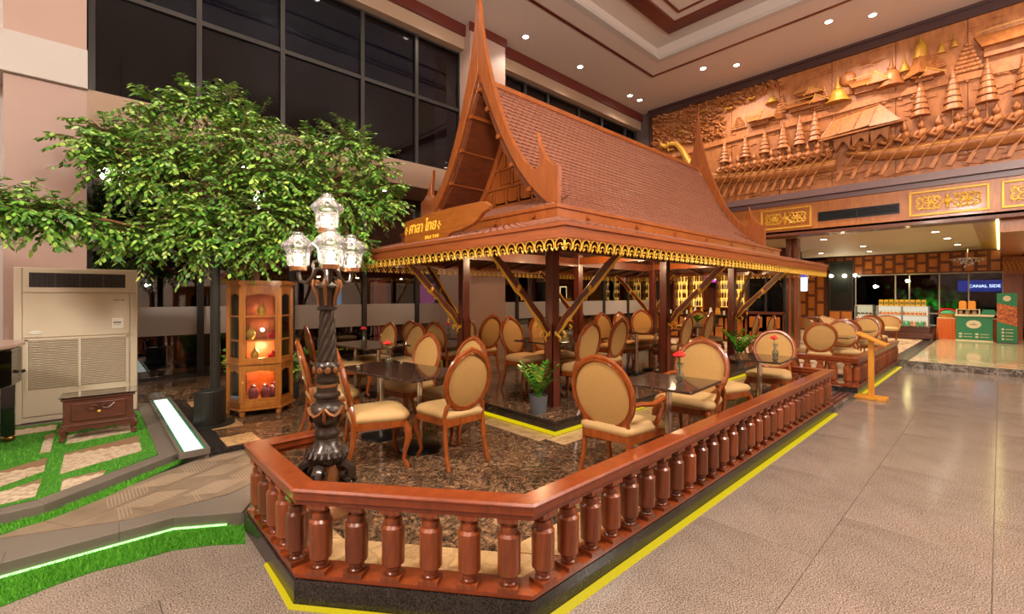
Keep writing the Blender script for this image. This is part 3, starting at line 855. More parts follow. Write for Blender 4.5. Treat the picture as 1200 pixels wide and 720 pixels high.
# carved brackets with gilded edges
def bracket(x, y, ang):
    path = [(.07, 1.16), (.14, 1.24), (.22, 1.36), (.34, 1.47), (.46, 1.60), (.58, 1.70), (.70, 1.83), (.82, 1.95), (.93, 2.04), (.99, 2.09)]
    w = [.016, .026, .036, .034, .026, .034, .038, .034, .026, .016]
    nr = []
    for i in range(len(path)):
        a = path[max(0, i-1)]; b = path[min(len(path)-1, i+1)]; l = sqrt((b[0]-a[0])**2+(b[1]-a[1])**2)
        nr.append((-(b[1]-a[1])/l, (b[0]-a[0])/l))
    up = [(p[0]+n[0]*q, p[1]+n[1]*q) for p, n, q in zip(path, nr, w)]; dn = [(p[0]-n[0]*q, p[1]-n[1]*q) for p, n, q in zip(path, nr, w)]
    M = Matrix.Translation((x, y, 0)) @ Matrix.Rotation(ang, 4, 'Z')
    body = pp(MB().prism(up+dn[::-1], -.022, .022, 0, M, 'y'), 'bracket', WPOST)
    g = MB()
    T = lambda L, o=0: [(p[0], o, p[1]) for p in L]
    g.tube(T(up), [.012, .016, .018, .015, .013, .018, .016, .014, .013, .010], 5, 0, M=M); g.tube(T(dn), [.016, .022, .026, .018, .016, .028, .020, .017, .020, .014], 5, 0, M=M)
    for (i, r) in ((5, .055), (0, .04), (9, .035)):
        p = path[i]; g.ball((p[0], 0, p[1]), (r*.75, .036, r), 7, 5, 0, M)
    for q in range(5):                            # flame curls at the foot and tip
        p = dn[min(q//2, 3)]; a = -1.2-.3*q
        g.tube([(p[0]+.02*q*.3, 0, p[1]-.03*q*.5), (p[0]+.05, .005, p[1]-.04-.012*q), (p[0]+.035, .006, p[1]-.075-.01*q), (p[0]+.015, 0, p[1]-.06-.012*q)], [.012, .012, .009, .004], 5, 0, M=M)
    for i in (2, 4, 7):
        p = dn[i]; g.tube([(p[0], 0, p[1]), (p[0]+.04, 0, p[1]-.015), (p[0]+.05, 0, p[1]+.02), (p[0]+.03, 0, p[1]+.03)], [.012, .011, .008, .004], 5, 0, M=M)
    pp(g, 'gilded_edge', GOLD, body)
for (x, y) in posts:
    sy = -1 if y < PC[1] else 1
    bracket(x, y, sy*pi/2)
    if x < PC[0]-1: bracket(x, y, pi)
    if x > PC[0]+1: bracket(x, y, 0)
# pavilion downlights
for i, x in enumerate((4.9, 6.1, 7.6, 8.8)):
    li = pp(MB().lathe([(.05, 0), (.055, .02), (.04, .028)], 14, c=(x, PC[1], 2.355)), 'ceiling_lamp', emis('lamp_face%d' % i, '#ffcf94', 10))
    lamp('POINT', (x, PC[1], 2.2), 34, (1, .66, .36), .06)

# ------------------------------------------------------------------ sign board
sg = empty('sign_board', (2.93, 4.3, 2.26), 0, 'weathered wooden plank sign with gold Thai lettering leaning on the pavilion eave', 'sign')
def text(body, size, loc, rot, mat, parent, depth=.003, name='lettering', align='CENTER', sx=1, parent_inv=True):
    cu = bpy.data.curves.new(name, 'FONT'); cu.body = body; cu.size = size; cu.extrude = depth
    cu.align_x = align; cu.align_y = 'CENTER'
    o = bpy.data.objects.new(name, cu); COL.objects.link(o)
    dg = bpy.context.evaluated_depsgraph_get(); dg.update()
    me = bpy.data.meshes.new_from_object(o.evaluated_get(dg))
    bpy.data.objects.remove(o); bpy.data.curves.remove(cu)
    me.materials.clear(); me.materials.append(mat)
    r = obj(name, me, parent, loc); r.rotation_euler = rot; r.scale = (sx, 1, 1)
    return r
# outline in (distance along -Y from the left end, height)
SP = [(.0, .29), (.06, .295), (.30, .31), (.62, .33), (.95, .34), (1.25, .335), (1.50, .33), (1.62, .315), (1.69, .27), (1.66, .23), (1.58, .20), (1.52, .15), (1.44, .10), (1.33, .075), (1.2, .06), (1.05, .045), (.98, .0), (.86, -.03), (.70, -.02), (.5, -.035), (.30, -.03), (.12, -.05), (.06, -.01), (.03, .12)]
SM = Matrix.Translation((0, .88, 0)) @ Matrix.Rotation(radians(-90), 4, 'Z')
SW = wood('sign_wood', '#84420f', '#a05a1a', .4, .15, (1, 1, 7), 4)
MB().prism(SP, -.025, .025, 0, SM, 'y').build('plank', SW, sg, bevel=.008)
GL = pbr('gold_letter_glow', '#f6c040', .4, 0, 0, .5, '#f0b030', .35)  # letters emit a little themselves so they stand out brighter
rt = (pi/2, 0, radians(-90))
text('ศาลา ไทย', .19, (-.027, .43, .175), rt, GL, sg, .006, sx=.85)
text('SALA THAI', .060, (-.027, .20, .035), rt, GL, sg)
for yy in (.80, .07):
    g = MB()
    for q in range(4):
        a = q*pi/2
        g.tube([(-.028, yy+.04*cos(a), .16+.05*sin(a)), (-.030, yy+.015*cos(a+.6), .16+.018*sin(a+.6)), (-.028, yy+.04*cos(a+pi/2), .16+.05*sin(a+pi/2))], .004, 4)
    g.build('emblem', GL, sg)
sg.rotation_euler = (0, radians(8), 0)
# ------------------------------------------------------------------ mural wall
XM = 13.4
w = MB().box(XM+.05, XM+.4, -7, 9.1, 3.25, 7.6)
struct(w.build('wall_mural', pbr('dark_wall', '#5a4a44', .6)))
struct(MB().box(XM-.10, XM+.05, -7, 7.80, 7.36, 7.6).box(XM-.06, XM+.05, 7.68, 7.80, 4.15, 7.36).box(XM-.13, XM+.05, -7, 7.80, 7.53, 7.6).build('trim_7', pbr('dark_moulding', '#3c2320', .35, coat=.2)))
struct(MB().box(XM-.16, XM+.05, -7, 7.80, 4.10, 4.26).box(XM-.05, XM+.05, -7, 7.80, 3.98, 4.10).build('trim_8', pbr('plum_moulding', '#6a4f4c', .35, coat=.2)))
mu = empty('carved_mural', (XM, 1.5, 4.26), 0, 'huge carved teak relief of royal barges, tiered umbrellas and temples above the opening', 'mural')
def mp(mb, name, mat, parent=None, **k):
    if parent is None: return mb.build(name, mat, mu, loc=(-XM, -1.5, -4.26), **k)
    return mb.build(name, mat, parent, **k)
js = [7.68, 6.42, 5.2, 3.98, 2.82, 1.61, .46, -.72, -1.9, -3.1, -4.3, -5.5, -6.9]
for a, b in zip(js, js[1:]):
    mp(MB().box(XM-.02, XM+.06, b+.006, a-.006, 4.24, 7.38), 'panel', WTEAK)
def rel(poly, d, d0=.0, m=None): return (m or MB()).prism(poly, XM-.02-d, XM-.01-d0, 0, None, 'x')
R = random.Random(3)
def eave(b0, b1, t1, t0, db, dt, m=None):
    """a carved roof slope: foot edge b0-b1 stands proud by db, head edge t0-t1 by dt"""
    m = m or MB()
    vs = [(XM-.02-db, *b0), (XM-.02-db, *b1), (XM-.02-dt, *t1), (XM-.02-dt, *t0)]+[(XM-.01, *p) for p in (b0, b1, t1, t0)]
    return m.add(vs, [(0, 1, 2, 3), (7, 6, 5, 4), (0, 4, 5, 1), (1, 5, 6, 2), (2, 6, 7, 3), (3, 7, 4, 0)])
# barges: long hulls with a row of rowers and oars
def hull(pts_top, pts_bot, d):
    m = MB(); n = len(pts_top); vs = []; fs = []
    K = 6
    for (a, b) in zip(pts_top, pts_bot):
        for q in range(K):
            t = q/(K-1); vs.append((XM-.02-d*sin(pi*(.12+.76*t)), a[0]+(b[0]-a[0])*t, a[1]+(b[1]-a[1])*t))
    for i in range(n-1):
        for q in range(K-1): fs.append((i*K+q, i*K+q+1, (i+1)*K+q+1, (i+1)*K+q))
    return m.add(vs, fs, 0, True)
mp(hull([(6.6, 5.45), (6.2, 5.28), (5.6, 5.16), (4.6, 5.05), (3.6, 4.98), (2.72, 4.96)], [(6.6, 5.40), (6.2, 5.05), (5.6, 4.86), (4.6, 4.72), (3.6, 4.66), (2.72, 4.66)], .16), 'barge_hull', WTEAK)
mp(hull([(2.55, 5.10), (2.0, 5.02), (1.2, 4.97), (0, 4.93), (-2, 4.92), (-5, 4.95)], [(2.5, 4.95), (2.0, 4.74), (1.2, 4.66), (0, 4.62), (-2, 4.62), (-5, 4.64)], .16), 'barge_hull', WTEAK)
for (ys, z) in (([6.2, 5.6, 4.6, 3.6, 2.75], [5.2, 5.08, 4.95, 4.88, 4.87]), ([2.5, 2.0, 1.2, 0, -2, -5], [5.0, 4.92, 4.86, 4.82, 4.81, 4.84])):
    mp(MB().tube([(XM-.17, y, q) for y, q in zip(ys, z)], .012, 5), 'gilded_line', GOLDC)
for (ya, yb, za, zb, n) in ((5.42, 2.90, 5.12, 5.04, 13), (2.30, -5.0, 5.05, 4.98, 27)):
    for i in range(n):
        t = i/(n-1); y = ya+(yb-ya)*t; z = za+(zb-za)*t
        s = .10
        r = MB()
        r.ball((XM-.10, y, z+.29), (.07, .066, .078), 8, 6)                       # head
        r.lathe([(.05, .0), (.035, .05), (.012, .09), (.002, .13)], 8, c=(XM-.10, y, z+.335))   # pointed hat
        r.ball((XM-.09, y-.02, z+.08), (.10, .10, .15), 9, 6)                   # torso
        r.tube([(XM-.12, y+.06, z+.16), (XM-.19, y+.13, z+.06), (XM-.20, y+.02, z+.0)], [.046, .042, .032], 6)
        r.tube([(XM-.12, y-.06, z+.16), (XM-.20, y-.05, z+.06), (XM-.21, y-.12, z+.10)], [.046, .042, .032], 6)
        mp(r, 'rower', WTEAK)
        o = MB()
        o.tube([(XM-.20, y-.16, z+.16), (XM-.19, y+.10, z-.18), (XM-.12, y+.30, z-.46)], .017, 5)
        o.prism([(y+.26, z-.40), (y+.32, z-.43), (y+.44, z-.66), (y+.36, z-.68), (y+.28, z-.5)], XM-.13, XM-.10, 0, None, 'x')
        mp(o, 'oar', WTEAK)
# naga prow
mp(MB().tube([(XM-.09, 6.28, 5.42), (XM-.12, 6.45, 5.7), (XM-.13, 6.62, 6.05), (XM-.13, 6.8, 6.28), (XM-.13, 7.0, 6.33), (XM-.13, 7.16, 6.28), (XM-.12, 7.30, 6.36), (XM-.12, 7.36, 6.46)], [.10, .10, .09, .085, .08, .08, .06, .02], 8).tube([(XM-.14, 7.1, 6.25), (XM-.15, 7.05, 6.12), (XM-.14, 6.98, 6.16)], .03, 5).ball((XM-.16, 7.08, 6.36), .05, 7, 5), 'naga_prow', GOLDC)
# tiered umbrellas
for (y, zt, zb) in ((5.38, 6.09, 5.41), (4.82, 6.12, 5.43), (4.32, 6.17, 5.43), (3.88, 6.23, 5.46), (3.5, 6.28, 5.46), (3.17, 6.35, 5.48), (1.19, 6.45, 5.53), (.68, 6.46, 5.51), (.18, 6.49, 5.52), (-.33, 6.45, 5.53), (-.86, 6.45, 5.53), (-1.4, 6.45, 5.53), (-1.95, 6.45, 5.53)):
    m = MB(); H = zt-zb; r0 = .15 if y > 3 else .175
    m.tube([(XM-.09, y, zb-.35), (XM-.09, y, zb+.1)], .018, 6)
    z = zb
    for k in range(6):
        t = k/6; r = r0*(1-t*.82); h = H*.15*(1-.25*t)
        m.lathe([(r, 0), (r*.98, h*.16), (r*.72, h*.95), (.02, h)], 12, c=(XM-.09, y, z), smooth=False); z += h*1.02
    m.lathe([(.025, 0), (.012, (zt-z)*.5), (.002, zt-z)], 6, c=(XM-.09, y, z))
    mp(m, 'tiered_umbrella', WTEAK)
# royal tent
tr_ = mp(eave((2.98, 5.42), (2.04, 5.50), (1.92, 6.02), (2.76, 5.92), .36, .05), 'tent_roof', WTEAK)
tl = MB()
for q in range(4):
    f = q/3; a = (2.98+(2.04-2.98)*f, 5.42+.08*f); b = (2.76+(1.92-2.76)*f, 5.92+.10*f)
    tl.tube([(XM-.39, *a), (XM-.08, *b)], .014, 5)
tl.tube([(XM-.08, 2.78, 5.92), (XM-.08, 1.9, 6.03)], .02, 5); mp(tl, 'tent_seam', WTEAK, tr_)
mp(eave((2.04, 5.46), (1.48, 5.47), (1.90, 6.04), (1.92, 6.04), .40, .06), 'tent_gable', WTEAK)
mp(MB().bar((XM-.38, 3.02, 5.38), (XM-.38, 1.45, 5.45), .04, .04), 'tent_edge', WTEAK)
for (y, y2) in ((2.75, 2.4), (2.4, 2.05), (2.05, 1.7)):
    mp(rel([(y, 5.40), (y2, 5.43), (y2+.03, 5.12), (y2+.16, 5.3), (y-.16, 5.28), (y-.03, 5.1)], .2), 'curtain', WTEAK)
# shore line and land band
sh = [(7.6, 6.02), (6.4, 6.07), (5.2, 6.12), (3.66, 6.15), (2.2, 6.2), (.9, 6.24), (-.4, 6.2), (-2, 6.25), (-6.8, 6.25)]
m = MB(); m.prism(sh+[(y, z-.14) for y, z in sh[::-1]], XM-.08, XM-.015, 0, None, 'x'); mp(m, 'shore_band', WTEAK)
# temples
def stupa(y, z, r, h, mat, name='stupa', d=.1):
    m = MB()
    m.lathe([(r*1.2, 0), (r*1.2, h*.05), (r*1.05, h*.06), (r*1.05, h*.12), (r*.9, h*.13), (r*.9, h*.19), (r*.8, h*.2), (r*.74, h*.32), (r*.5, h*.43), (r*.28, h*.48), (r*.34, h*.49), (r*.34, h*.54), (r*.22, h*.56), (r*.13, h*.68), (r*.09, h*.8), (.004, h)], 14, c=(XM-.03, y, z))
    mp(m, name, mat)
stupa(2.70, 6.30, .23, .72, GOLDC)
stupa(1.69, 6.35, .22, .85, WTEAK)
stupa(1.46, 6.62, .09, .42, GOLDC)
stupa(.86, 6.80, .07, .40, GOLDC); stupa(.66, 6.85, .06, .32, GOLDC)
stupa(6.15, 6.3, .16, .5, WTEAK); stupa(4.15, 6.75, .14, .35, GOLDC)
m = MB()
m.lathe([(.34, 0), (.30, .08), (.27, .09), (.24, .17), (.21, .18), (.19, .28), (.15, .29), (.14, .42)], 4, smooth=False, c=(XM-.03, 1.19, 6.42)); mp(m, 'prang_base', WTEAK)
mp(MB().lathe([(.12, 0), (.13, .06), (.115, .1), (.125, .16), (.11, .2), (.115, .26), (.09, .3), (.06, .38), (.01, .46)], 10, c=(XM-.04, 1.19, 6.82)), 'prang_tower', GOLDC)
mp(MB().ball((XM-.04, 2.50, 6.82), (.10, .17, .17), 12, 8).lathe([(.05, .14), (.02, .22), (.003, .36)], 8, c=(XM-.06, 2.50, 6.82)), 'dome', WTEAK)
def hallr(y0, y1, z, h, name='temple_hall', side=1, gold=True):
    """roof running along the wall with a gable at one end"""
    m = MB()
    eave((y0, z), (y1, z), (y1+side*.12, z+h*.5), (y0+side*.12, z+h*.5), .24, .05, m)
    m.prism([(y0+.03, z), (y1-.03, z), (y1-.03, z-h*.28), (y0+.03, z-h*.28)], XM-.13, XM-.015, 0, None, 'x')
    yg = min(y0, y1)
    m.prism([(yg+.12, z+h*.55), (yg-.15, z-.02), (yg+.2, z-.02)], XM-.27, XM-.015, 0, None, 'x')
    o = mp(m, name, WTEAK)
    if gold:
        g = MB()
        g.tube([(XM-.275, yg-.18, z-.04), (XM-.275, yg+.0, z+h*.3), (XM-.275, yg+.12, z+h*.62)], .012, 5)
        g.tube([(XM-.275, yg+.24, z-.04), (XM-.275, yg+.14, z+h*.3), (XM-.275, yg+.12, z+h*.62)], .012, 5)
        g.tube([(XM-.21, yg+.12, z+h*.55), (XM-.21, max(y0, y1)+side*.1, z+h*.52)], .010, 5)
        mp(g, 'gilded_line', GOLDC, o)
hallr(1.85, 2.38, 6.50, .42); hallr(3.0, 3.75, 6.42, .3); hallr(3.12, 3.5, 6.66, .25); hallr(-.9, .25, 6.62, .62); hallr(.95, 1.3, 6.35, .25); hallr(4.2, 4.7, 6.34, .4); hallr(-2.4, -1.5, 6.55, .5); hallr(-4.2, -3.2, 6.5, .5)
mp(rel([(3.36, 6.5), (3.54, 6.5), (3.54, 6.78), (3.36, 6.78)], .05), 'pavilion_relief', WTEAK); mp(rel([(3.27, 6.78), (3.63, 6.78), (3.45, 7.0)], .09), 'pavilion_roof', WTEAK)
# carved trees: layered fans of boughs
def ctree(y, z, w_, h, name='carved_tree'):
    m = MB(); rows = 7
    for k in range(rows):
        t = k/rows; ww = w_*(1-t*.9); n = max(2, int(6*(1-t))+1)
        for q in range(n):
            yy = y+(q-(n-1)/2)*ww*2/max(1, n); m.ball((XM-.05, yy, z+h*t), (.035, ww/n*1.1+.015, h/rows*.55), 6, 4)
    mp(m, name, WTEAK)
for a in ((.46, 6.3, .22, .62), (.96, 6.52, .17, .35), (3.0, 6.34, .16, .5), (3.08, 6.25, .2, .4), (2.36, 6.45, .13, .3), (3.93, 6.45, .13, .5), (4.0, 6.3, .16, .3), (5.0, 6.3, .2, .35), (1.25, 6.3, .15, .2), (-1.15, 6.4, .2, .6), (-2.7, 6.4, .2, .6), (5.6, 6.25, .22, .4)): ctree(*a)
# shrub tufts along the shore
m = MB()
for i in range(60):
    y = R.uniform(-5, 6.5); z = 6.1+R.uniform(-.06, .02)
    for q in range(3): m.ball((XM-.05, y+R.uniform(-.08, .08), z+R.uniform(-.03, .05)), (.02, .05, .03), 5, 3)
tag(mp(m, 'shore_tufts', WTEAK), kind='stuff')
# the dense carved forest at the upper left
m = MB()
for i in range(620):
    y = R.uniform(3.9, 7.66); z = R.uniform(6.15, 7.34)
    if z < 6.5+(7.66-y)*.16 and y < 5.4: continue
    if y < 4.6 and z < 6.95: continue
    a = R.uniform(0, pi); l = R.uniform(.05, .12)
    m.tube([(XM-.04, y-l*cos(a), z-l*sin(a)*.6), (XM-.08-R.uniform(0, .05), y+R.uniform(-.03, .03), z+R.uniform(-.02, .04)), (XM-.04, y+l*cos(a), z+l*sin(a)*.5)], [.012, R.uniform(.022, .045), .010], 5)
tag(mp(m, 'carved_foliage', WTEAK), kind='stuff')
for (y, z) in ((4.6, 7.0), (5.2, 6.9), (6.6, 6.62), (5.9, 7.05)):
    mp(MB().tube([(XM-.12, y, z), (XM-.13, y+.10, z+.03), (XM-.12, y+.2, z-.02)], [.02, .03, .012], 6).ball((XM-.13, y-.02, z+.02), .03, 6, 4), 'gilded_bird', GOLDC)
# ripples on the water and wisps of cloud
m = MB()
for i in range(260):
    y = R.uniform(-6.5, 7.4); z = R.uniform(4.30, 4.85) if R.random() < .75 else R.uniform(5.3, 6.0)
    l = R.uniform(.08, .22)
    m.tube([(XM-.02, y-l, z), (XM-.032, y-l*.3, z+.02), (XM-.03, y+l*.3, z-.01), (XM-.02, y+l, z+.012)], [.004, .014, .012, .004], 4)
for i in range(60):
    y = R.uniform(-5, 4); z = R.uniform(6.95, 7.3); l = R.uniform(.06, .2)
    m.tube([(XM-.02, y-l, z), (XM-.03, y, z+.015), (XM-.02, y+l, z)], [.003, .012, .003], 4)
tag(mp(m, 'carved_ripples', WTEAK), kind='stuff')

# ------------------------------------------------------------------ beam with gilded ornaments over the opening
beam = struct(MB().box(XM+.0, XM+.5, -7, 9.1, 3.22, 4.0).build('trim_9', WBEAM))
struct(MB().box(XM-.06, XM+.52, -7, 9.1, 3.17, 3.24).build('trim_10', WDARK))
def ornament(yc, half, label):
    o = empty('gilded_ornament', (XM, yc, 3.63), 0, label, 'ornament')
    f = MB()
    for z in (-.25, .25): f.box(-.03, .0, -half, half, z-.022, z+.022)
    for y in (-half, half): f.box(-.03, 0, y-.022, y+.022, -.27, .27)
    f.build('frame', GOLDP, o, bevel=.006, seg=1)
    s = MB()
    L = half-.12
    s.lathe([(.07, -.012), (.075, 0), (.05, .012), (.02, .02)], 14, M=Matrix.Rotation(-pi/2, 4, 'Y'))
    for sx in (-1, 1):
        def spiral(cy, cz, r, t0, turns, dr):
            return [(-.022, sx*(cy+r*(1-.75*q/14)*cos(t0+dr*turns*2*pi*q/14)), cz+r*(1-.75*q/14)*sin(t0+dr*turns*2*pi*q/14)) for q in range(15)]
        for i in range(4):
            cy = .14+(L-.16)*i/3.2
            for sz in (-1, 1):
                s.tube(spiral(cy, sz*.075, .07, -sz*pi/2, 1.1, sz), [.014]*10+[.012, .011, .010, .009, .012], 5)
        for q in range(7):                          # leaf rosette in each half
            a = q*2*pi/7
            s.tube([(-.024, sx*(L*.56), 0), (-.028, sx*(L*.56)+.05*cos(a), .05*sin(a)), (-.02, sx*(L*.56)+.11*cos(a), .10*sin(a))], [.012, .02, .004], 5)
        s.tube([(-.02, sx*.05, .0), (-.02, sx*.2, .145), (-.02, sx*L*.6, .12), (-.02, sx*L*.95, .10), (-.02, sx*L, .0), (-.02, sx*L*.95, -.1), (-.02, sx*L*.6, -.13), (-.02, sx*.2, -.145), (-.02, sx*.05, 0)], .010, 5)
        for q in range(5):
            y = sx*(.12+q*(L-.1)/5)
            for sz in (-1, 1): s.tube([(-.02, y, sz*.12), (-.022, y+.03, sz*.155), (-.02, y+.06, sz*.13)], [.01, .013, .004], 5)
    for sz in (-1, 1): s.tube([(-.024, 0, sz*.07), (-.028, .0, sz*.12), (-.02, 0, sz*.18)], [.02, .026, .004], 6)
    s.build('scrollwork', GOLDP, o)
ornament(3.85, .57, 'gilded scrollwork panel left of the black vent on the beam')
ornament(.765, .60, 'gilded scrollwork panel right of the black vent on the beam')
ornament(-.64, .60, 'gilded scrollwork panel cut off by the right edge of the photo')
vn = empty('air_vent', (XM, 2.33, 3.585), 0, 'long black air vent in the wooden beam under the mural', 'vent')
f = MB()
for z in (-.10, .10): f.box(-.025, 0, -.78, .78, z-.015, z+.015)
for y in (-.77, 0, .77): f.box(-.025, 0, y-.015, y+.015, -.1, .1)
f.build('frame', BLACK, vn)
MB().box(-.006, .0, -.77, .77, -.1, .1).build('backing', pbr('vent_black', '#050505', .8), vn)  # flat black sheet behind the slats
for z in (-.06, -.02, .02, .06): MB().box(-.02, -.008, -.76, .76, z-.006, z+.006).build('slat', BLACK, vn)

# ------------------------------------------------------------------ ceiling downlights
def downlight(x, y, label, z=7.6, power=110, col=(1, .86, .72), r=.068, group=None, aim=None, spot=125):
    o = empty('downlight', (x, y, z), 0, label, 'ceiling light', group)
    MB().lathe([(r*1.35, -.012), (r*1.35, 0), (r, 0), (r, -.012)], 20).build('rim', LBEAM, o)
    MB().lathe([(r, -.012), (r*.6, -.014), (0, -.015)], 20).build('lens', DOWN, o)
    lamp('SPOT', (x, y, z-.06), power, col, .07, aim or (x, y, 0), spot, .8)
vis = [(7.38, 7.47, 'bright ceiling downlight farthest left in the frame beside the roof spire'), (9.39, 7.48, 'second ceiling downlight from the left above the ridge of the roof'),
       (11.84, 7.55, 'left one of the pair of ceiling downlights near the mural corner'), (12.33, 7.51, 'right one of the pair of ceiling downlights near the mural corner'),
       (11.83, 5.33, 'left one of two ceiling downlights above the carved forest'), (12.29, 4.66, 'right one of two ceiling downlights above the carved forest'),
       (11.81, 2.55, 'left one of two ceiling downlights above the domes of the mural'), (12.22, 1.85, 'right one of two ceiling downlights above the domes of the mural')]
for x, y, l in vis: downlight(x, y, l, power=230 if y < 6 else 130, aim=(13.0, y, 3.5) if y < 6 else None)
for (x, y) in ((5.3, 7.45), (3.3, 7.45), (1.2, 7.45), (-1.2, 7.45), (11.8, -.3), (12.2, -1.0), (11.8, -3.2)):
    downlight(x, y, 'ceiling downlight outside the photo at %d tenths along and %d across' % (10*x, 10*y), group='border downlights out of view', power=230 if x > 11 else 130, aim=(13.0, y, 3.5) if x > 11 else None)
for k, x in enumerate((1.9, 4.4, 8.0, 10.6)):  # lamps added to brighten the pillar foot and lower glazing
    downlight(x, 8.6, '%s added soffit fill light from the left over the lower windows' % ('first', 'second', 'third', 'fourth')[k], 3.77, 75, (1, .84, .66), .06, None, (x, 8.2, 0), 140)
def chandelier(x, y, z, power):  # unseen fixture added to fill the hall and ceiling with light
    o = empty('chandelier', (x, y, z), 0, 'added unseen globe chandelier for fill light at %d tenths along and %d across' % (10*x, 10*y), 'chandelier', 'added fill chandeliers out of view')
    MB().lathe([(.02, .2), (.02, 8.0-z)], 8).lathe([(.5, .16), (.5, .2), (.46, .2), (.46, .16)], 24).build('frame', CHROME, o)
    gm = MB().ball((0, 0, 0), .09, 10, 8).mesh('globe', emis('globe_glow_%d' % int(10*x+1000), '#ffe8cc', 12))
    for k in range(8): obj('globe', gm, o, (.48*cos(k*pi/4), .48*sin(k*pi/4), .07))
    lamp('POINT', (x, y, z-.1), power, (1, .91, .82), .45)
for (x, y, z, p) in ((5.0, -1.2, 5.4, 1150), (9.2, -3.6, 5.6, 620), (.6, .9, 5.3, 800), (-3.4, 2.2, 5.2, 1100)): chandelier(x, y, z, p*LIGHT_HALL)
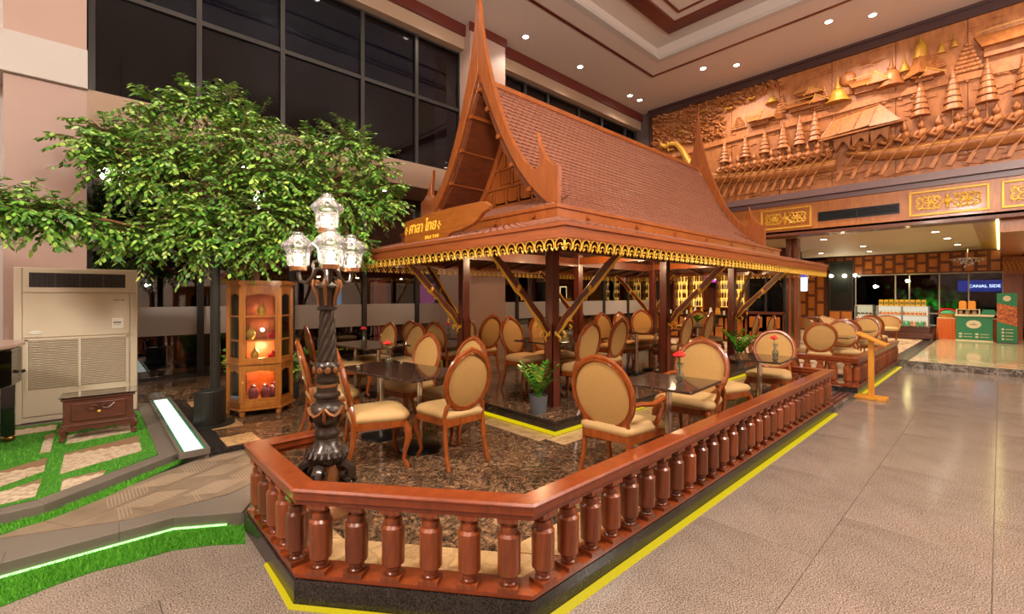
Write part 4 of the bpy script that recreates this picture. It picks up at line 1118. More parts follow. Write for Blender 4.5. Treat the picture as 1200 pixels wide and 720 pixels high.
# ------------------------------------------------------------------ chairs
def ell(t, w, h, zc, peak=.0):
    x = w*cos(t); z = zc+h*sin(t)
    if peak:
        d = abs(((t-pi/2+pi) % (2*pi))-pi); z += peak*max(0, 1-d/.35)
    return x, z
def make_chair(arm=False, round_=False):
    name = 'armchair' if arm else 'dining_chair'
    root = empty(name, (0, 0, 0), 0, 'tmp', 'chair')
    ww = .262 if arm else (.243 if round_ else .222)
    hh = .285 if arm else (.255 if not round_ else .25)
    zc = .725 if arm else .742
    peak = 0 if (arm or round_) else .022
    def tilt(x, y, z):                             # lean back above the seat
        return (x, -.20-(z-.45)*.22+y, z)
    parts = []
    # back frame ring
    N = 28; m = MB()
    path = []
    for k in range(N):
        x, z = ell(2*pi*k/N, ww, hh, zc, peak); path.append(tilt(x, 0, z))
    m.tube(path, .024, 8, 0, closed=True, flat=.8, up=(0, .97, .2))
    m.tube([(p[0]*.93, p[1]+.018, zc+(p[2]-zc)*.93) for p in path], .007, 5, 0, closed=True)
    m.tube([(p[0]*.93, p[1]-.016, zc+(p[2]-zc)*.93) for p in path], .007, 5, 0, closed=True)
    for sx in (-1, 1):
        x0, z0 = ell(-pi/2+sx*.78, ww, hh, zc)
        xs, zs = sx*.195, .40
        m.tube([tilt(xs, 0, zs), tilt(xs*1.0, 0, .46), tilt(xs*.95, 0, .52), tilt(x0*1.04, 0, z0-.005), tilt(x0*1.02, 0, z0+.025)], [.021, .021, .02, .018, .012], 8)
    parts.append(m.build('back_frame', WCH, root))
    # padded oval
    m = MB(); rings = 4; vs = []; fs = []
    for side in (-1, 1):
        o = len(vs)
        for q in range(rings):
            f = 1-q/rings
            for k in range(N):
                x, z = ell(2*pi*k/N, ww*.93*f, hh*.93*f, zc)
                vs.append(tilt(x, side*(.006+.020*sqrt(1-f*f)), z))
        vs.append(tilt(0, side*.027, zc)); c_ = len(vs)-1
        for q in range(rings-1):
            for k in range(N): fs.append((o+q*N+k, o+q*N+(k+1) % N, o+(q+1)*N+(k+1) % N, o+(q+1)*N+k))
        for k in range(N): fs.append((o+(rings-1)*N+k, o+(rings-1)*N+(k+1) % N, c_))
    for k in range(N): fs.append((k, (k+1) % N, rings*N+1+(k+1) % N, rings*N+1+k))
    m.add(vs, fs, 0, True); parts.append(m.build('back_pad', FAB, root))
    # seat
    sw, sd = (.27, .26) if arm else (.245, .245)
    out = []
    for (x, y, r) in ((-sw*.82, -sd+.03, .05), (sw*.82, -sd+.03, .05), (sw, sd, .09), (-sw, sd, .09)):
        cx = x-(r if x > 0 else -r); cy = y-(r if y > 0 else -r)
        a0 = atan2(y-cy, x-cx)
        for q in (-.6, -.2, .2, .6): out.append((cx+r*1.2*cos(a0+q), cy+r*1.2*sin(a0+q)))
    m = MB(); n = len(out); vs = []; fs = []
    for (s, z) in ((.97, .415), (1.02, .435), (1.02, .455), (.96, .482), (.75, .500), (.4, .507)):
        for p in out: vs.append((p[0]*s, p[1]*s, z))
    for q in range(5):
        for k in range(n): fs.append((q*n+k, q*n+(k+1) % n, (q+1)*n+(k+1) % n, (q+1)*n+k))
    fs.append([5*n+k for k in range(n)]); fs.append(list(range(n))[::-1])
    m.add(vs, fs, 0, True); parts.append(m.build('seat', FABS, root))
    m = MB(); vs = []; fs = []
    for (s, z) in ((.90, .345), (.99, .355), (.99, .418), (.93, .420)):
        for k, p in enumerate(out): vs.append((p[0]*s, p[1]*s, z-(.0 if z > .36 else -.012*cos(k*2*pi/4))))
    for q in range(3):
        for k in range(n): fs.append((q*n+k, q*n+(k+1) % n, (q+1)*n+(k+1) % n, (q+1)*n+k))
    fs.append([3*n+k for k in range(n)]); fs.append(list(range(n))[::-1])
    m.add(vs, fs, 0, False); parts.append(m.build('seat_rail', WCH, root))
    for sx in (-1, 1):
        m = MB().tube([(sx*sw*.86, sd*.86, .40), (sx*sw*.95, sd*.97, .34), (sx*sw*.98, sd*1.0, .27), (sx*sw*.88, sd*.90, .16), (sx*sw*.82, sd*.86, .07), (sx*sw*.88, sd*.95, .025), (sx*sw*.90, sd*.98, .0)], [.026, .034, .030, .022, .017, .021, .019], 8)
        parts.append(m.build('leg', WCH, root))
        m = MB().tube([(sx*.195, -.195, .43), (sx*.195, -.205, .34), (sx*.198, -.215, .22), (sx*.203, -.255, .08), (sx*.206, -.285, .0)], [.022, .022, .020, .018, .017], 8)
        parts.append(m.build('leg', WCH, root))
        if arm:
            m = MB().tube([tilt(sx*.245, .01, .66), (sx*.275, -.15, .665), (sx*.295, -.02, .645), (sx*.30, .09, .655), (sx*.305, .15, .672), (sx*.305, .175, .655), (sx*.305, .165, .635)], [.018, .02, .021, .022, .024, .022, .014], 8)
            m.tube([(sx*.30, .10, .65), (sx*.305, .13, .60), (sx*.295, .10, .53), (sx*.27, .09, .46), (sx*.262, .10, .40)], [.02, .02, .02, .022, .022], 8)
            parts.append(m.build('arm', WCH, root))
    return root, [(p, []) for p in parts]
CH = make_chair(); AR = make_chair(True); RO = make_chair(round_=True)
used = {}
def chair(tx, ty, deg, z, label, T=None, group=None):
    """tx, ty: plan position of the top of the back; deg: the way it faces"""
    T = T or CH
    a = radians(deg); f = (cos(a), sin(a))
    loc = (tx+.335*f[0], ty+.335*f[1], z); rz = a-pi/2
    if id(T) not in used:
        used[id(T)] = 1
        T[0].location = loc; T[0].rotation_euler = (0, 0, rz); T[0]['label'] = label; T[0]['group'] = group or 'oval-backed chairs'
        return
    copy_thing(T, loc, rz, label, group or 'oval-backed chairs')
ZS, ZP = .131, .273
chair(2.41, 3.09, 86, ZS, 'oval-backed chair with its back to the viewer at the nearest marble table')
chair(1.53, 3.87, -17, ZS, 'oval-backed chair facing right, just right of the ornate lamp post')
chair(1.55, 4.92, -12, ZS, 'oval-backed chair facing right, seen left of the ornate lamp post')
chair(3.05, 4.74, 190, ZS, 'cream oval-backed chair facing left at the far right side of the nearest table')
chair(3.17, 4.02, 188, ZS, 'cream oval-backed chair half hidden behind the nearest chair seen from behind')
chair(2.36, 7.12, -8, ZS, 'oval-backed chair facing right behind the lamp post, farthest left at the window table')
chair(2.44, 6.55, -8, ZS, 'oval-backed chair facing right, mostly hidden behind the lamp post shaft')
chair(3.74, 7.02, 187, ZS, 'cream oval-backed chair facing left across the window table, the farther of two')
chair(3.93, 6.45, 190, ZS, 'cream oval-backed chair facing left across the window table, the nearer of two')
chair(4.22, 7.22, 25, ZS, 'dim oval-backed chair facing away at the second window table, the left one')
chair(4.38, 6.72, 15, ZS, 'dim oval-backed chair facing away at the second window table, the right one')
chair(5.34, 6.95, 190, ZS, 'cream oval-backed chair partly hidden by the left front post of the pavilion')
chair(5.43, 6.44, 150, ZS, 'olive oval-backed chair in front of the pale wall pillar')
chair(4.57, 4.98, 272, ZP, 'cream oval-backed chair facing the viewer, left of the front corner post')
chair(5.15, 4.95, 268, ZP, 'cream oval-backed chair half hidden by the front corner post')
chair(4.75, 5.55, 92, ZP, 'dim chair back showing just behind the cream chair left of the corner post')
chair(4.47, 3.36, 92, ZP, 'oval-backed chair seen from behind just right of the front corner post')
chair(5.36, 3.53, 95, ZP, 'oval-backed chair seen from behind, second to the right of the front corner post')
chair(6.78, 4.93, 268, ZP, 'cream oval-backed chair facing forward at the middle table of the pavilion, the left one')
chair(7.35, 4.93, 266, ZP, 'cream oval-backed chair facing forward at the middle table of the pavilion, the right one')
chair(8.75, 5.30, 225, ZP, 'small pale chair facing the viewer left of the back middle post')
chair(7.3, 3.50, 95, ZP, 'oval-backed chair seen from behind right of the middle side post')
chair(9.55, 4.42, 232, ZP, 'cream oval-backed chair facing left at the last table of the pavilion')
chair(8.42, 3.62, 95, ZP, 'oval-backed chair seen from behind left of the rear side post')
chair(11.2, 3.75, 122, ZS, 'chair seen edge-on before the bar, the left one of a pair')
chair(11.42, 3.50, 124, ZS, 'chair seen edge-on before the bar, the right one of a pair')
chair(2.84, 2.10, 4, ZS, 'wide oval-backed armchair seen from behind beside the balustrade', AR, 'armchairs along the balustrade')
chair(4.74, 2.13, 184, ZS, 'wide oval-backed armchair facing the viewer behind the red carnation', AR, 'armchairs along the balustrade')
chair(4.90, 2.24, -10, ZS, 'chair back-to-back with the armchair behind the red carnation', None)
chair(6.94, 2.12, 188, ZS, 'oval-backed armchair facing the viewer near the far end of the balustrade', RO, 'round-backed chairs')
chair(9.35, 2.12, 28, ZS, 'round-backed chair seen from behind at the corner of the far balustrade', RO, 'round-backed chairs')
chair(10.6, 2.08, 195, ZS, 'round-backed cream chair facing the viewer left of the lectern top', RO, 'round-backed chairs')
chair(11.1, 2.10, 15, ZS, 'round-backed chair back-to-back with the cream chair left of the lectern', RO, 'round-backed chairs')
chair(12.75, 2.05, 190, ZS, 'round-backed cream chair right of and behind the lectern top', RO, 'round-backed chairs')
chair(13.9, 2.15, 0, ZS, 'round-backed chair behind the last cream chair of the far enclosure', RO, 'round-backed chairs')
# tub chairs of the far lounge
def make_tub():
    root = empty('tub_chair', (0, 0, 0), 0, 'tmp', 'chair', 'tub chairs in the far lounge')
    m = MB(); vs = []; fs = []; n = 17
    for k in range(n):
        a = radians(200+k*140/16*1.0) if False else radians(180+22.5/2+k*(180-22.5)/16)
        a = radians(170+k*200/16)
        t = abs(k-8)/8; zt = .80-.22*t*t
        for (r, z) in ((.27, .40), (.31, zt)): vs.append((r*cos(a), r*sin(a)*.95, z))
        for (r, z) in ((.30, .40), (.34, zt)): vs.append((r*cos(a), r*sin(a)*.95, z))
    for k in range(n-1):
        o = 4*k; p = o+4
        fs += [(o, o+1, p+1, p), (o+2, p+2, p+3, o+3), (o+1, o+3, p+3, p+1), (o, p, p+2, o+2)]
    fs += [(0, 2, 3, 1), (4*n-4, 4*n-3, 4*n-1, 4*n-2)]
    parts = [m.add(vs, fs, 0, True).build('shell', FABS, root)]
    parts.append(MB().tube([(.325*cos(radians(170+k*200/16)), .31*sin(radians(170+k*200/16)), .81-.22*(abs(k-8)/8)**2) for k in range(17)], .02, 6).build('rim', WCH, root))
    parts.append(MB().lathe([(.27, .36), (.29, .38), (.29, .44), (.24, .47), (.0, .48)], 18).build('seat', FABS, root))
    for x, y in ((.2, .18), (-.2, .18), (.2, -.2), (-.2, -.2)): parts.append(MB().tube([(x, y, .38), (x*1.1, y*1.1, 0)], [.022, .015], 6).build('leg', WCH, root))
    return root, [(p, []) for p in parts]
TU = make_tub()
for i, (x, y, dg, l) in enumerate(((18.6, 2.45, 100, 'patterned tub chair seen side-on behind the far end of the second balustrade'), (15.9, 3.75, 200, 'tub chair showing its curved back left of the far round-backed chairs'), (16.8, 3.55, 160, 'second tub chair showing its curved back behind the far round-backed chairs'), (17.3, 2.7, 190, 'tub chair facing forward behind the last cream round-backed chair'))):
    if i == 0: TU[0].location = (x, y, ZS); TU[0].rotation_euler = (0, 0, radians(dg)); TU[0]['label'] = l
    else: copy_thing(TU, (x, y, ZS), radians(dg), l)

# ------------------------------------------------------------------ tables
def table(x, y, z, sx, sy, rz, label, pedest=1):
    t = empty('dining_table', (x, y, z), radians(rz), label, 'table', 'marble-topped tables')
    MB().box(-sx/2, sx/2, -sy/2, sy/2, .715, .738).build('tabletop', TOPM, t, bevel=.006)
    for i in range(pedest):
        o = (i-.5)*.62 if pedest == 2 else 0
        cx, cy = (o, 0) if sx > sy else (0, o)
        p = MB().lathe([(.028, .04), (.028, .70), (.09, .706), (.09, .715)], 14, c=(cx, cy, 0)).build('pedestal', CHROME, t)
        MB().lathe([(.20, 0), (.21, .012), (.19, .028), (.07, .045), (.03, .05)], 22, c=(cx, cy, 0)).build('base', BLACK, t)
table(2.30, 4.14, ZS, .70, 1.22, 8, 'nearest dark marble table with a carnation, right of the ornate lamp post', 2)
table(3.70, 1.97, ZS, .66, .66, 4, 'square marble table beside the balustrade between two armchairs')
table(5.93, 1.98, ZS, .70, .62, 3, 'square marble table near the far end of the balustrade')
table(3.10, 6.60, ZS, .72, 1.22, 8, 'dark marble table by the window behind the lamp post', 2)
table(4.85, 6.75, ZS, .66, 1.1, 15, 'dark marble table at the second window bay, left of the pavilion post', 2)
table(4.83, 4.16, ZP, 1.22, .68, 0, 'marble table under the pavilion behind the front corner post', 2)
table(7.10, 4.20, ZP, 1.22, .66, 0, 'marble table in the middle of the pavilion', 2)
table(8.95, 4.15, ZP, .95, .66, 0, 'marble table in the far bay of the pavilion')
table(10.0, 2.1, ZS, .6, .6, 0, 'small table at the near end of the far enclosure')
table(12.0, 2.1, ZS, .6, .6, 0, 'small table between the round-backed cream chairs of the far enclosure')
table(17.9, 2.9, ZS, .6, .6, 0, 'small round lounge table before the tub chairs')
# vases with red carnations
RED = pbr('carnation_red', '#d81c14', .55)
STEM = pbr('stem_green', '#3c6a28', .5)
WATERG = glass('vase_glass', (.86, .90, .80, 1), 2.6, .02); frost_glass(WATERG, .12)
def make_vase():
    v = MB().lathe([(.028, 0), (.032, .008), (.016, .018), (.030, .04), (.036, .065), (.030, .09), (.016, .11), (.013, .125), (.022, .15), (.030, .175)], 16).lathe([(.018, .014), (.020, .03), (.025, .05), (.020, .068), (.0, .07)], 12).build('glass_vase', WATERG)
    return v
def make_flower():
    f = empty('carnation', (0, 0, 0), 0, 'tmp', 'flower', 'red carnations in the vases')
    st = MB().tube([(0, 0, .03), (.004, .0, .12), (.012, .004, .19)], .0028, 5).build('stem', STEM, f)
    b = MB(); rr = random.Random(5)
    for lay, (r, z, nn, s) in enumerate(((.026, .195, 9, .02), (.018, .205, 8, .018), (.008, .213, 5, .015))):
        for k in range(nn):
            a = 2*pi*k/nn+lay*.4; b.ball((.012+r*cos(a), .004+r*sin(a), z+rr.uniform(-.004, .004)), (s*.62, s*.62, .008), 6, 4)
    b.ball((.012, .004, .196), (.018, .018, .018), 8, 5)
    bl = b.build('bloom', RED, f)
    return f, [(st, []), (bl, [])]
V0 = make_vase(); F0 = make_flower()
for i, (x, y, z, rz, w) in enumerate(((2.29, 4.36, ZS, 2.6, 'nearest table right of the lamp post'), (3.64, 1.84, ZS, 0, 'square table beside the balustrade'), (5.90, 1.80, ZS, 2.0, 'table near the far end of the balustrade'), (3.02, 6.52, ZS, 1.2, 'window table behind the lamp post'), (4.55, 6.5, ZS, 3, 'second window table left of the pavilion post'), (4.93, 4.10, ZP, 1, 'pavilion table behind the front corner post'))):
    v = V0 if i == 0 else V0.copy()
    if i: COL.objects.link(v)
    v.location = (x, y, z+.738); tag(v, 'small clear glass bud vase on the '+w, 'vase', 'glass bud vases')
    loc = (x, y, z+.738)
    if i == 0: F0[0].location = loc; F0[0].rotation_euler = (0, 0, rz); F0[0].scale = (1.25, 1.25, 1.25); F0[0]['label'] = 'red carnation in the vase on the '+w
    else: copy_thing(F0, loc, rz, 'red carnation in the vase on the '+w)
f2_ = copy_thing(F0, (3.645, 1.84, ZS+.736), 2.4, 'second red carnation beside the first on the square table by the balustrade')

# ------------------------------------------------------------------ ornate street lamp
lp = empty('street_lamp', (1.19, 3.14, .13), 0, 'ornate dark bronze street lamp with four glass lanterns inside the near balustrade', 'lamp')
BRZ = pbr('bronze', '#372a21', .36, .35, .2, bump=.4, bscale=40)
BRZG = pbr('gilt_bronze', '#8a5a34', .4, .5, bump=.3, bscale=50)
sh = MB()
tw = []
N = 16
zs = [1.035+.355*q/20 for q in range(21)]
vs = []; fs = []
for qi, z in enumerate(zs):
    for k in range(48):
        a = 2*pi*k/48; tws = (z-1.03)*9
        r = (.062-.018*(z-1.035)/.355)*(1+.10*cos(8*(a-tws))); vs.append((r*cos(a), r*sin(a), z))
for qi in range(20):
    for k in range(48): fs.append((qi*48+k, qi*48+(k+1) % 48, (qi+1)*48+(k+1) % 48, (qi+1)*48+k))
sh.add(vs, fs, 0, True); sh.build('twisted_shaft', BRZ, lp)
MB().lathe([(.075, .52), (.082, .535), (.082, .56), (.07, .575), (.07, .60), (.085, .615), (.105, .65), (.118, .695), (.115, .73), (.09, .755), (.075, .765), (.075, .79), (.088, .80), (.088, .815), (.068, .83), (.066, .90), (.078, .905), (.078, .925), (.062, .935), (.06, .965), (.08, .975), (.088, 1.0), (.08, 1.02), (.07, 1.035)], 24).build('urn', BRZ, lp)
m = MB()
for q in range(6):
    a0 = 2*pi*q/6; m.tube([(.122*cos(a0+t*pi/3), .122*sin(a0+t*pi/3), .735-.05*sin(pi*t)) for t in (0, .25, .5, .75, 1)], .012, 5)
    m.tube([(.124*cos(a0), .124*sin(a0), .735), (.120*cos(a0), .120*sin(a0), .66), (.10*cos(a0), .1*sin(a0), .63)], [.014, .012, .006], 5)
m.build('garland', BRZG, lp)
m = MB()
for q in range(10):
    a = 2*pi*q/10; m.ball((.075*cos(a), .075*sin(a), .985), (.025, .025, .026), 6, 4)
m.lathe([(.07, .865), (.072, .875), (.07, .885)], 20); m.build('gilt_collar', BRZG, lp)
m = MB().lathe([(.07, .34), (.12, .37), (.132, .41), (.12, .45), (.085, .475), (.075, .52)], 24)
for q in range(20):
    a = 2*pi*q/20; m.tube([(.10*cos(a), .10*sin(a), .355), (.134*cos(a), .134*sin(a), .41), (.10*cos(a), .1*sin(a), .465)], [.008, .014, .008], 5)
m.build('gadrooned_bulb', BRZ, lp)
m = MB().lathe([(.17, 0), (.17, .02), (.10, .04), (.075, .07), (.085, .2), (.10, .28), (.08, .34)], 24); m.build('lower_shaft', BRZG, lp)
for q in range(4):
    a = pi/4+q*pi/2; m = MB(); ca, sa = cos(a), sin(a)
    m.tube([(ca*r, sa*r, z) for r, z in ((.07, .33), (.12, .34), (.165, .31), (.17, .26), (.14, .235), (.12, .25), (.13, .28))], [.03, .035, .036, .034, .03, .024, .012], 7)
    m.tube([(ca*r, sa*r, z) for r, z in ((.08, .22), (.12, .18), (.13, .11), (.17, .05), (.22, .03), (.23, .05))], [.03, .033, .028, .03, .03, .015], 7)
    for k in range(5): m.ball((ca*(.10+.02*k)+sa*.03*(k % 2*2-1), sa*(.10+.02*k)-ca*.03*(k % 2*2-1), .30-.02*k), .022, 6, 4)
    m.build('scroll_foot', BRZ, lp)
m = MB().lathe([(.048, 1.385), (.066, 1.392), (.066, 1.405), (.048, 1.415), (.05, 1.43), (.055, 1.51), (.066, 1.53), (.080, 1.54), (.080, 1.552), (.045, 1.565), (.028, 1.585), (.020, 1.62), (.020, 1.90), (.045, 1.915), (.05, 1.93), (.045, 1.945)], 20); m.build('capital', BRZ, lp)
m = MB()
for q in range(6):
    a = 2*pi*q/6; ca, sa = cos(a), sin(a)
    m.tube([(ca*r, sa*r, z) for r, z in ((.055, 1.42), (.060, 1.47), (.080, 1.52), (.098, 1.56), (.088, 1.59), (.07, 1.585), (.075, 1.565))], [.009, .010, .012, .012, .011, .009, .006], 6)
m.build('gilt_scroll', BRZG, lp)
def lantern(x, y, z, s=1.0):
    g = MB().lathe([(.066*s, 0), (.072*s, .012), (.075*s, .075), (.082*s, .105), (.110*s, .128), (.111*s, .136), (.085*s, .170), (.045*s, .205), (.034*s, .212), (.040*s, .220), (.036*s, .230), (.0, .234)], 22, c=(x, y, z)).build('lantern_glass', LAMPG, lp)
    MB().lathe([(.045, -.035), (.055, -.03), (.055, -.004), (.04, 0)], 14, c=(x, y, z)).build('lantern_base', BRZG, lp)
    MB().ball((x, y, z+.055), (.026, .026, .030), 10, 8).build('bulb', BULB, lp)
    lamp('POINT', (1.19+x, 3.14+y, .13+z+.055), 38, (1, .88, .72), .03)
va = atan2(-3.14, -1.19)                            # one arm towards the entry corner
for q in range(3):
    a = va+q*2*pi/3+radians(6); ca, sa = cos(a), sin(a); R_ = .20
    MB().tube([(ca*r, sa*r, z) for r, z in ((.02, 1.66), (.05, 1.675), (.085, 1.66), (.105, 1.61), (.14, 1.575), (.185, 1.585), (.20, 1.63), (.20, 1.655))], [.013, .013, .014, .014, .015, .015, .015, .015], 7).tube([(ca*r, sa*r, z) for r, z in ((.085, 1.66), (.10, 1.69), (.09, 1.72), (.06, 1.72), (.05, 1.70))], [.011, .011, .010, .009, .006], 6).build('arm', BRZ, lp)
    lantern(ca*R_, sa*R_, 1.69)
lantern(0, 0, 1.95)

# ------------------------------------------------------------------ lectern, display cabinet, drawer stand, piano, air conditioner, black post
lc = empty('lectern', (8.93, 1.37, 0), radians(0), 'orange wooden lectern standing on the hall floor before the second balustrade', 'lectern')
MB().box(-.13, .13, -.20, .20, 0, .045).build('base', WLECT, lc, bevel=.006)
MB().box(-.04, .04, -.035, .035, .045, .94).build('post', WLECT, lc, bevel=.004)
M = Matrix.Translation((0, 0, .94)) @ Matrix.Rotation(radians(26), 4, 'X')
MB().box(-.15, .15, -.22, .20, -.012, .014, 0, M).box(-.15, .15, -.22, -.205, .014, .03, 0, M).build('top', WLECT, lc, bevel=.004)

cb = empty('display_cabinet', (1.62, 6.52, .13), radians(-14), 'hexagonal glass display cabinet of orange wood with lit shelves under the tree', 'cabinet')
def hexp(r, fx=1.0): return [(r*fx*x, r*y) for x, y in ((-.22, -.30), (.22, -.30), (.38, .0), (.22, .26), (-.22, .26), (-.38, .0))]
MB().prism(hexp(1.08), .07, .10).prism(hexp(1.0), .10, .17).build('plinth', WCAB, cb, bevel=.006, seg=1)
MB().prism(hexp(1.0), .625, .67).prism(hexp(1.05), .635, .66).build('waist', WCAB, cb)
MB().prism(hexp(.98), 1.58, 1.62).prism(hexp(1.06), 1.62, 1.655).prism(hexp(1.0), 1.655, 1.67).build('cornice', WCAB, cb)
for p in hexp(1.06): MB().lathe([(.025, 0), (.035, .02), (.035, .05), (.025, .07)], 10, c=(p[0]*.85, p[1]*.85, 0)).build('foot', WCAB, cb)
P6 = hexp(.94)
for i, p in enumerate(P6):
    MB().box(p[0]-.02, p[0]+.02, p[1]-.02, p[1]+.02, .17, 1.58).build('stile', WCAB, cb)
    q = P6[(i+1) % 6]
    a = Vector((p[0], p[1], 0)); b = Vector((q[0], q[1], 0)); dd = (b-a).normalized()
    for (z0, z1) in ((.17, .625), (.67, 1.58)):
        pn = MB().bar(a+Vector((0, 0, (z0+z1)/2)), b+Vector((0, 0, (z0+z1)/2)), .005, z1-z0).build('glass_panel', CLEAR, cb)
        fr = MB()
        fr.bar(a+dd*.02+Vector((0, 0, z0+.02)), b-dd*.02+Vector((0, 0, z0+.02)), .022, .04).bar(a+dd*.02+Vector((0, 0, z1-.03)), b-dd*.02+Vector((0, 0, z1-.03)), .022, .06)
        fr.bar(a+dd*.035+Vector((0, 0, z0)), a+dd*.035+Vector((0, 0, z1)), .03, .022, 0, (1, 0, 0)).bar(b-dd*.035+Vector((0, 0, z0)), b-dd*.035+Vector((0, 0, z1)), .03, .022, 0, (1, 0, 0))
        L = (b-a).length                            # arched, pierced head
        for k in range(7):
            t0 = (k+.5)/7; hgt = .05*abs(2*t0-1)**1.5+.012
            c0 = a+(b-a)*t0+Vector((0, 0, z1-.06-hgt/2)); h_ = dd*(L/14*.98)
            fr.bar(c0-h_, c0+h_, .014, hgt)
        fr.build('door' if i == 0 else 'side_frame', WCAB, pn)
for z in (.92, 1.22):
    MB().prism(hexp(.88), z, z+.012).build('shelf', CLEAR, cb)
    MB().sweep([(x, y) for x, y in hexp(.90)], [(0, z-.002), (0, z+.018), (-.025, z+.018), (-.025, z-.002)], closed=True).build('shelf_edge', WCAB, cb)
MB().box(-.16, .16, .19, .20, .18, 1.56).build('back_panel', pbr('cabinet_back', '#b85a20', .4), cb)
for z in (.74, 1.02):
    MB().ball((.02, -.02, z+.30), .022, 8, 6).build('bulb', BULB, cb)
MB().ball((-.19, -.30, .42), .012, 8, 6).build('knob', GOLD, cb)
lamp('POINT', (1.62, 6.50, .13+1.33), 14, (1, .62, .3), .03); lamp('POINT', (1.62, 6.50, .13+.80), 10, (1, .62, .3), .03); lamp('POINT', (1.62, 6.46, .13+.56), 8, (1, .62, .3), .03); MB().lathe([(.03, .60), (.03, .612), (0, .62)], 12, c=(0, -.06, 0)).build('puck_lamp', GOLD, cb)
# ornaments in the cabinet
def ornament_thing(x, y, z, kind, label):
    loc = (1.62+x, 6.52+y, .13+z)
    if kind == 0:
        o = MB().lathe([(.03, 0), (.045, .02), (.055, .06), (.04, .10), (.02, .12), (.012, .15), (.004, .2)], 12).build('gilt_figurine', GOLD)
    elif kind == 1:
        o = MB().lathe([(.03, 0), (.05, .01), (.06, .07), (.05, .13), (.03, .15), (.035, .17), (.01, .19)], 14).build('glass_jar', pbr('jar%.2f' % (x+z), '#9a5a6a', .08, .3))
    else:
        o = MB().box(-.06, .06, -.04, .04, 0, .05).lathe([(.03, .05), (.035, .07), (.01, .10)], 10).build('red_box', pbr('red%.2f' % (x+z), '#b01c1c', .4))
    o.location = loc; tag(o, label, 'ornament', 'cabinet ornaments')
for a in ((-.10, -.06, .172, 1, 'violet glass jar at the left on the bottom shelf of the display cabinet'), (.03, -.10, .172, 1, 'violet glass jar in the middle on the bottom shelf of the display cabinet'), (.14, -.04, .172, 1, 'violet glass jar at the right on the bottom shelf of the display cabinet'),
          (.12, -.08, .672, 2, 'red box at the right on the cabinet shelf above the waist'), (-.08, -.06, .672, 0, 'small gilt figurine on the cabinet shelf above the waist'), (.13, -.05, .935, 2, 'red box on the middle shelf of the display cabinet'), (-.12, -.04, .935, 0, 'small gilt figurine on the middle shelf of the display cabinet'), (0, -.04, 1.235, 0, 'small gilt figurine on the top shelf of the display cabinet')): ornament_thing(*a)

st = empty('drawer_stand', (.08, 6.50, .157), radians(-3), 'low dark brown wooden stand with a carved drawer before the air conditioner', 'stand')
MB().box(-.27, .27, -.16, .16, .14, .40).build('body', WBROWN, st, bevel=.006)
MB().box(-.285, .285, -.175, .175, .40, .425).box(-.285, .285, -.175, .175, .135, .155).build('moulding', WBROWN, st, bevel=.006)
MB().box(-.30, .30, -.19, .19, .428, .438).build('glass_top', glass('smoked_glass', (.25, .28, .26, 1), 2.5), st, bevel=.003)
dr = MB().box(-.21, .21, -.172, -.158, .19, .365).build('drawer', WBROWN, st, bevel=.004)
f = MB()
for z in (.20, .355): f.box(-.20, .20, -.180, -.170, z-.006, z+.006)
for x in (-.2, .2): f.box(x-.006, x+.006, -.18, -.17, .2, .355)
f.build('drawer_frame', WBROWN, dr)
m = MB()
for k in range(5): m.tube([(0, -.182, .31), ((k-2)*.02, -.188, .335), ((k-2)*.035, -.18, .345)], [.008, .012, .004], 5)
for sx in (-1, 1): m.tube([(sx*.02, -.18, .31), (sx*.06, -.185, .29), (sx*.09, -.185, .31), (sx*.12, -.18, .345)], [.01, .01, .009, .004], 5)
m.build('carving', WBROWN, dr); MB().ball((0, -.188, .27), .014, 10, 8).build('knob', GOLD, dr)
MB().prism([(-.28, .135), (-.28, .10), (-.2, .085), (-.1, .105), (0, .085), (.1, .105), (.2, .085), (.28, .10), (.28, .135)], -.17, -.15, 0, None, 'y').build('apron', WBROWN, st)
for sx in (-1, 1):
    for sy in (-1, 1): MB().tube([(sx*.25, sy*.14, .14), (sx*.28, sy*.165, .10), (sx*.265, sy*.155, .05), (sx*.275, sy*.165, .015), (sx*.285, sy*.175, .0)], [.03, .032, .022, .022, .02], 8).build('leg', WBROWN, st)

ac = empty('air_conditioner', (-.09, 7.58, .15), 0, 'large beige floor-standing air conditioner against the pink pillar at the left', 'air conditioner')
ACB = pbr('beige_metal', '#c6b69c', .45, 0, 0, .4, var=.05, vscale=3)
MB().box(-.54, .54, 0, .36, 0, 1.79).build('body', ACB, ac, bevel=.01)
MB().box(-.47, .53, -.018, 0, 1.50, 1.785).build('top_panel', ACB, ac, bevel=.004)
MB().box(-.47, .46, -.018, 0, .98, 1.492).build('middle_panel', ACB, ac, bevel=.004)
MB().box(-.47, .46, -.018, 0, .07, .972).build('lower_panel', ACB, ac, bevel=.004)
MB().box(.465, .53, -.014, 0, .0, 1.49).build('side_post', ACB, ac, bevel=.004)
MB().box(-.54, -.475, -.014, 0, .0, 1.785).build('side_post', ACB, ac, bevel=.004)
MB().box(-.42, .42, -.020, -.017, 1.56, 1.73).build('outlet', pbr('ac_dark', '#1c1613', .7), ac)
SL = pbr('slat_brown', '#4a4038', .5)
sm = MB().box(-.415, .415, -.030, -.021, -.003, .003).mesh('outlet_slat', SL)
for k in range(7): obj('outlet_slat', sm, ac, (0, 0, 1.572+.0245*k))
for k in range(1, 4): MB().box(-.42+.21*k-.006, -.42+.21*k+.006, -.034, -.02, 1.56, 1.73).build('divider', SL, ac)
for k in range(20): MB().box(-.40+.0415*k-.001, -.40+.0415*k+.001, -.026, -.02, 1.565, 1.725).build('vane', SL, ac)
MB().box(-.44, .44, -.024, -.017, .38, .95).build('intake', pbr('ac_grille', '#8c7a64', .6), ac)
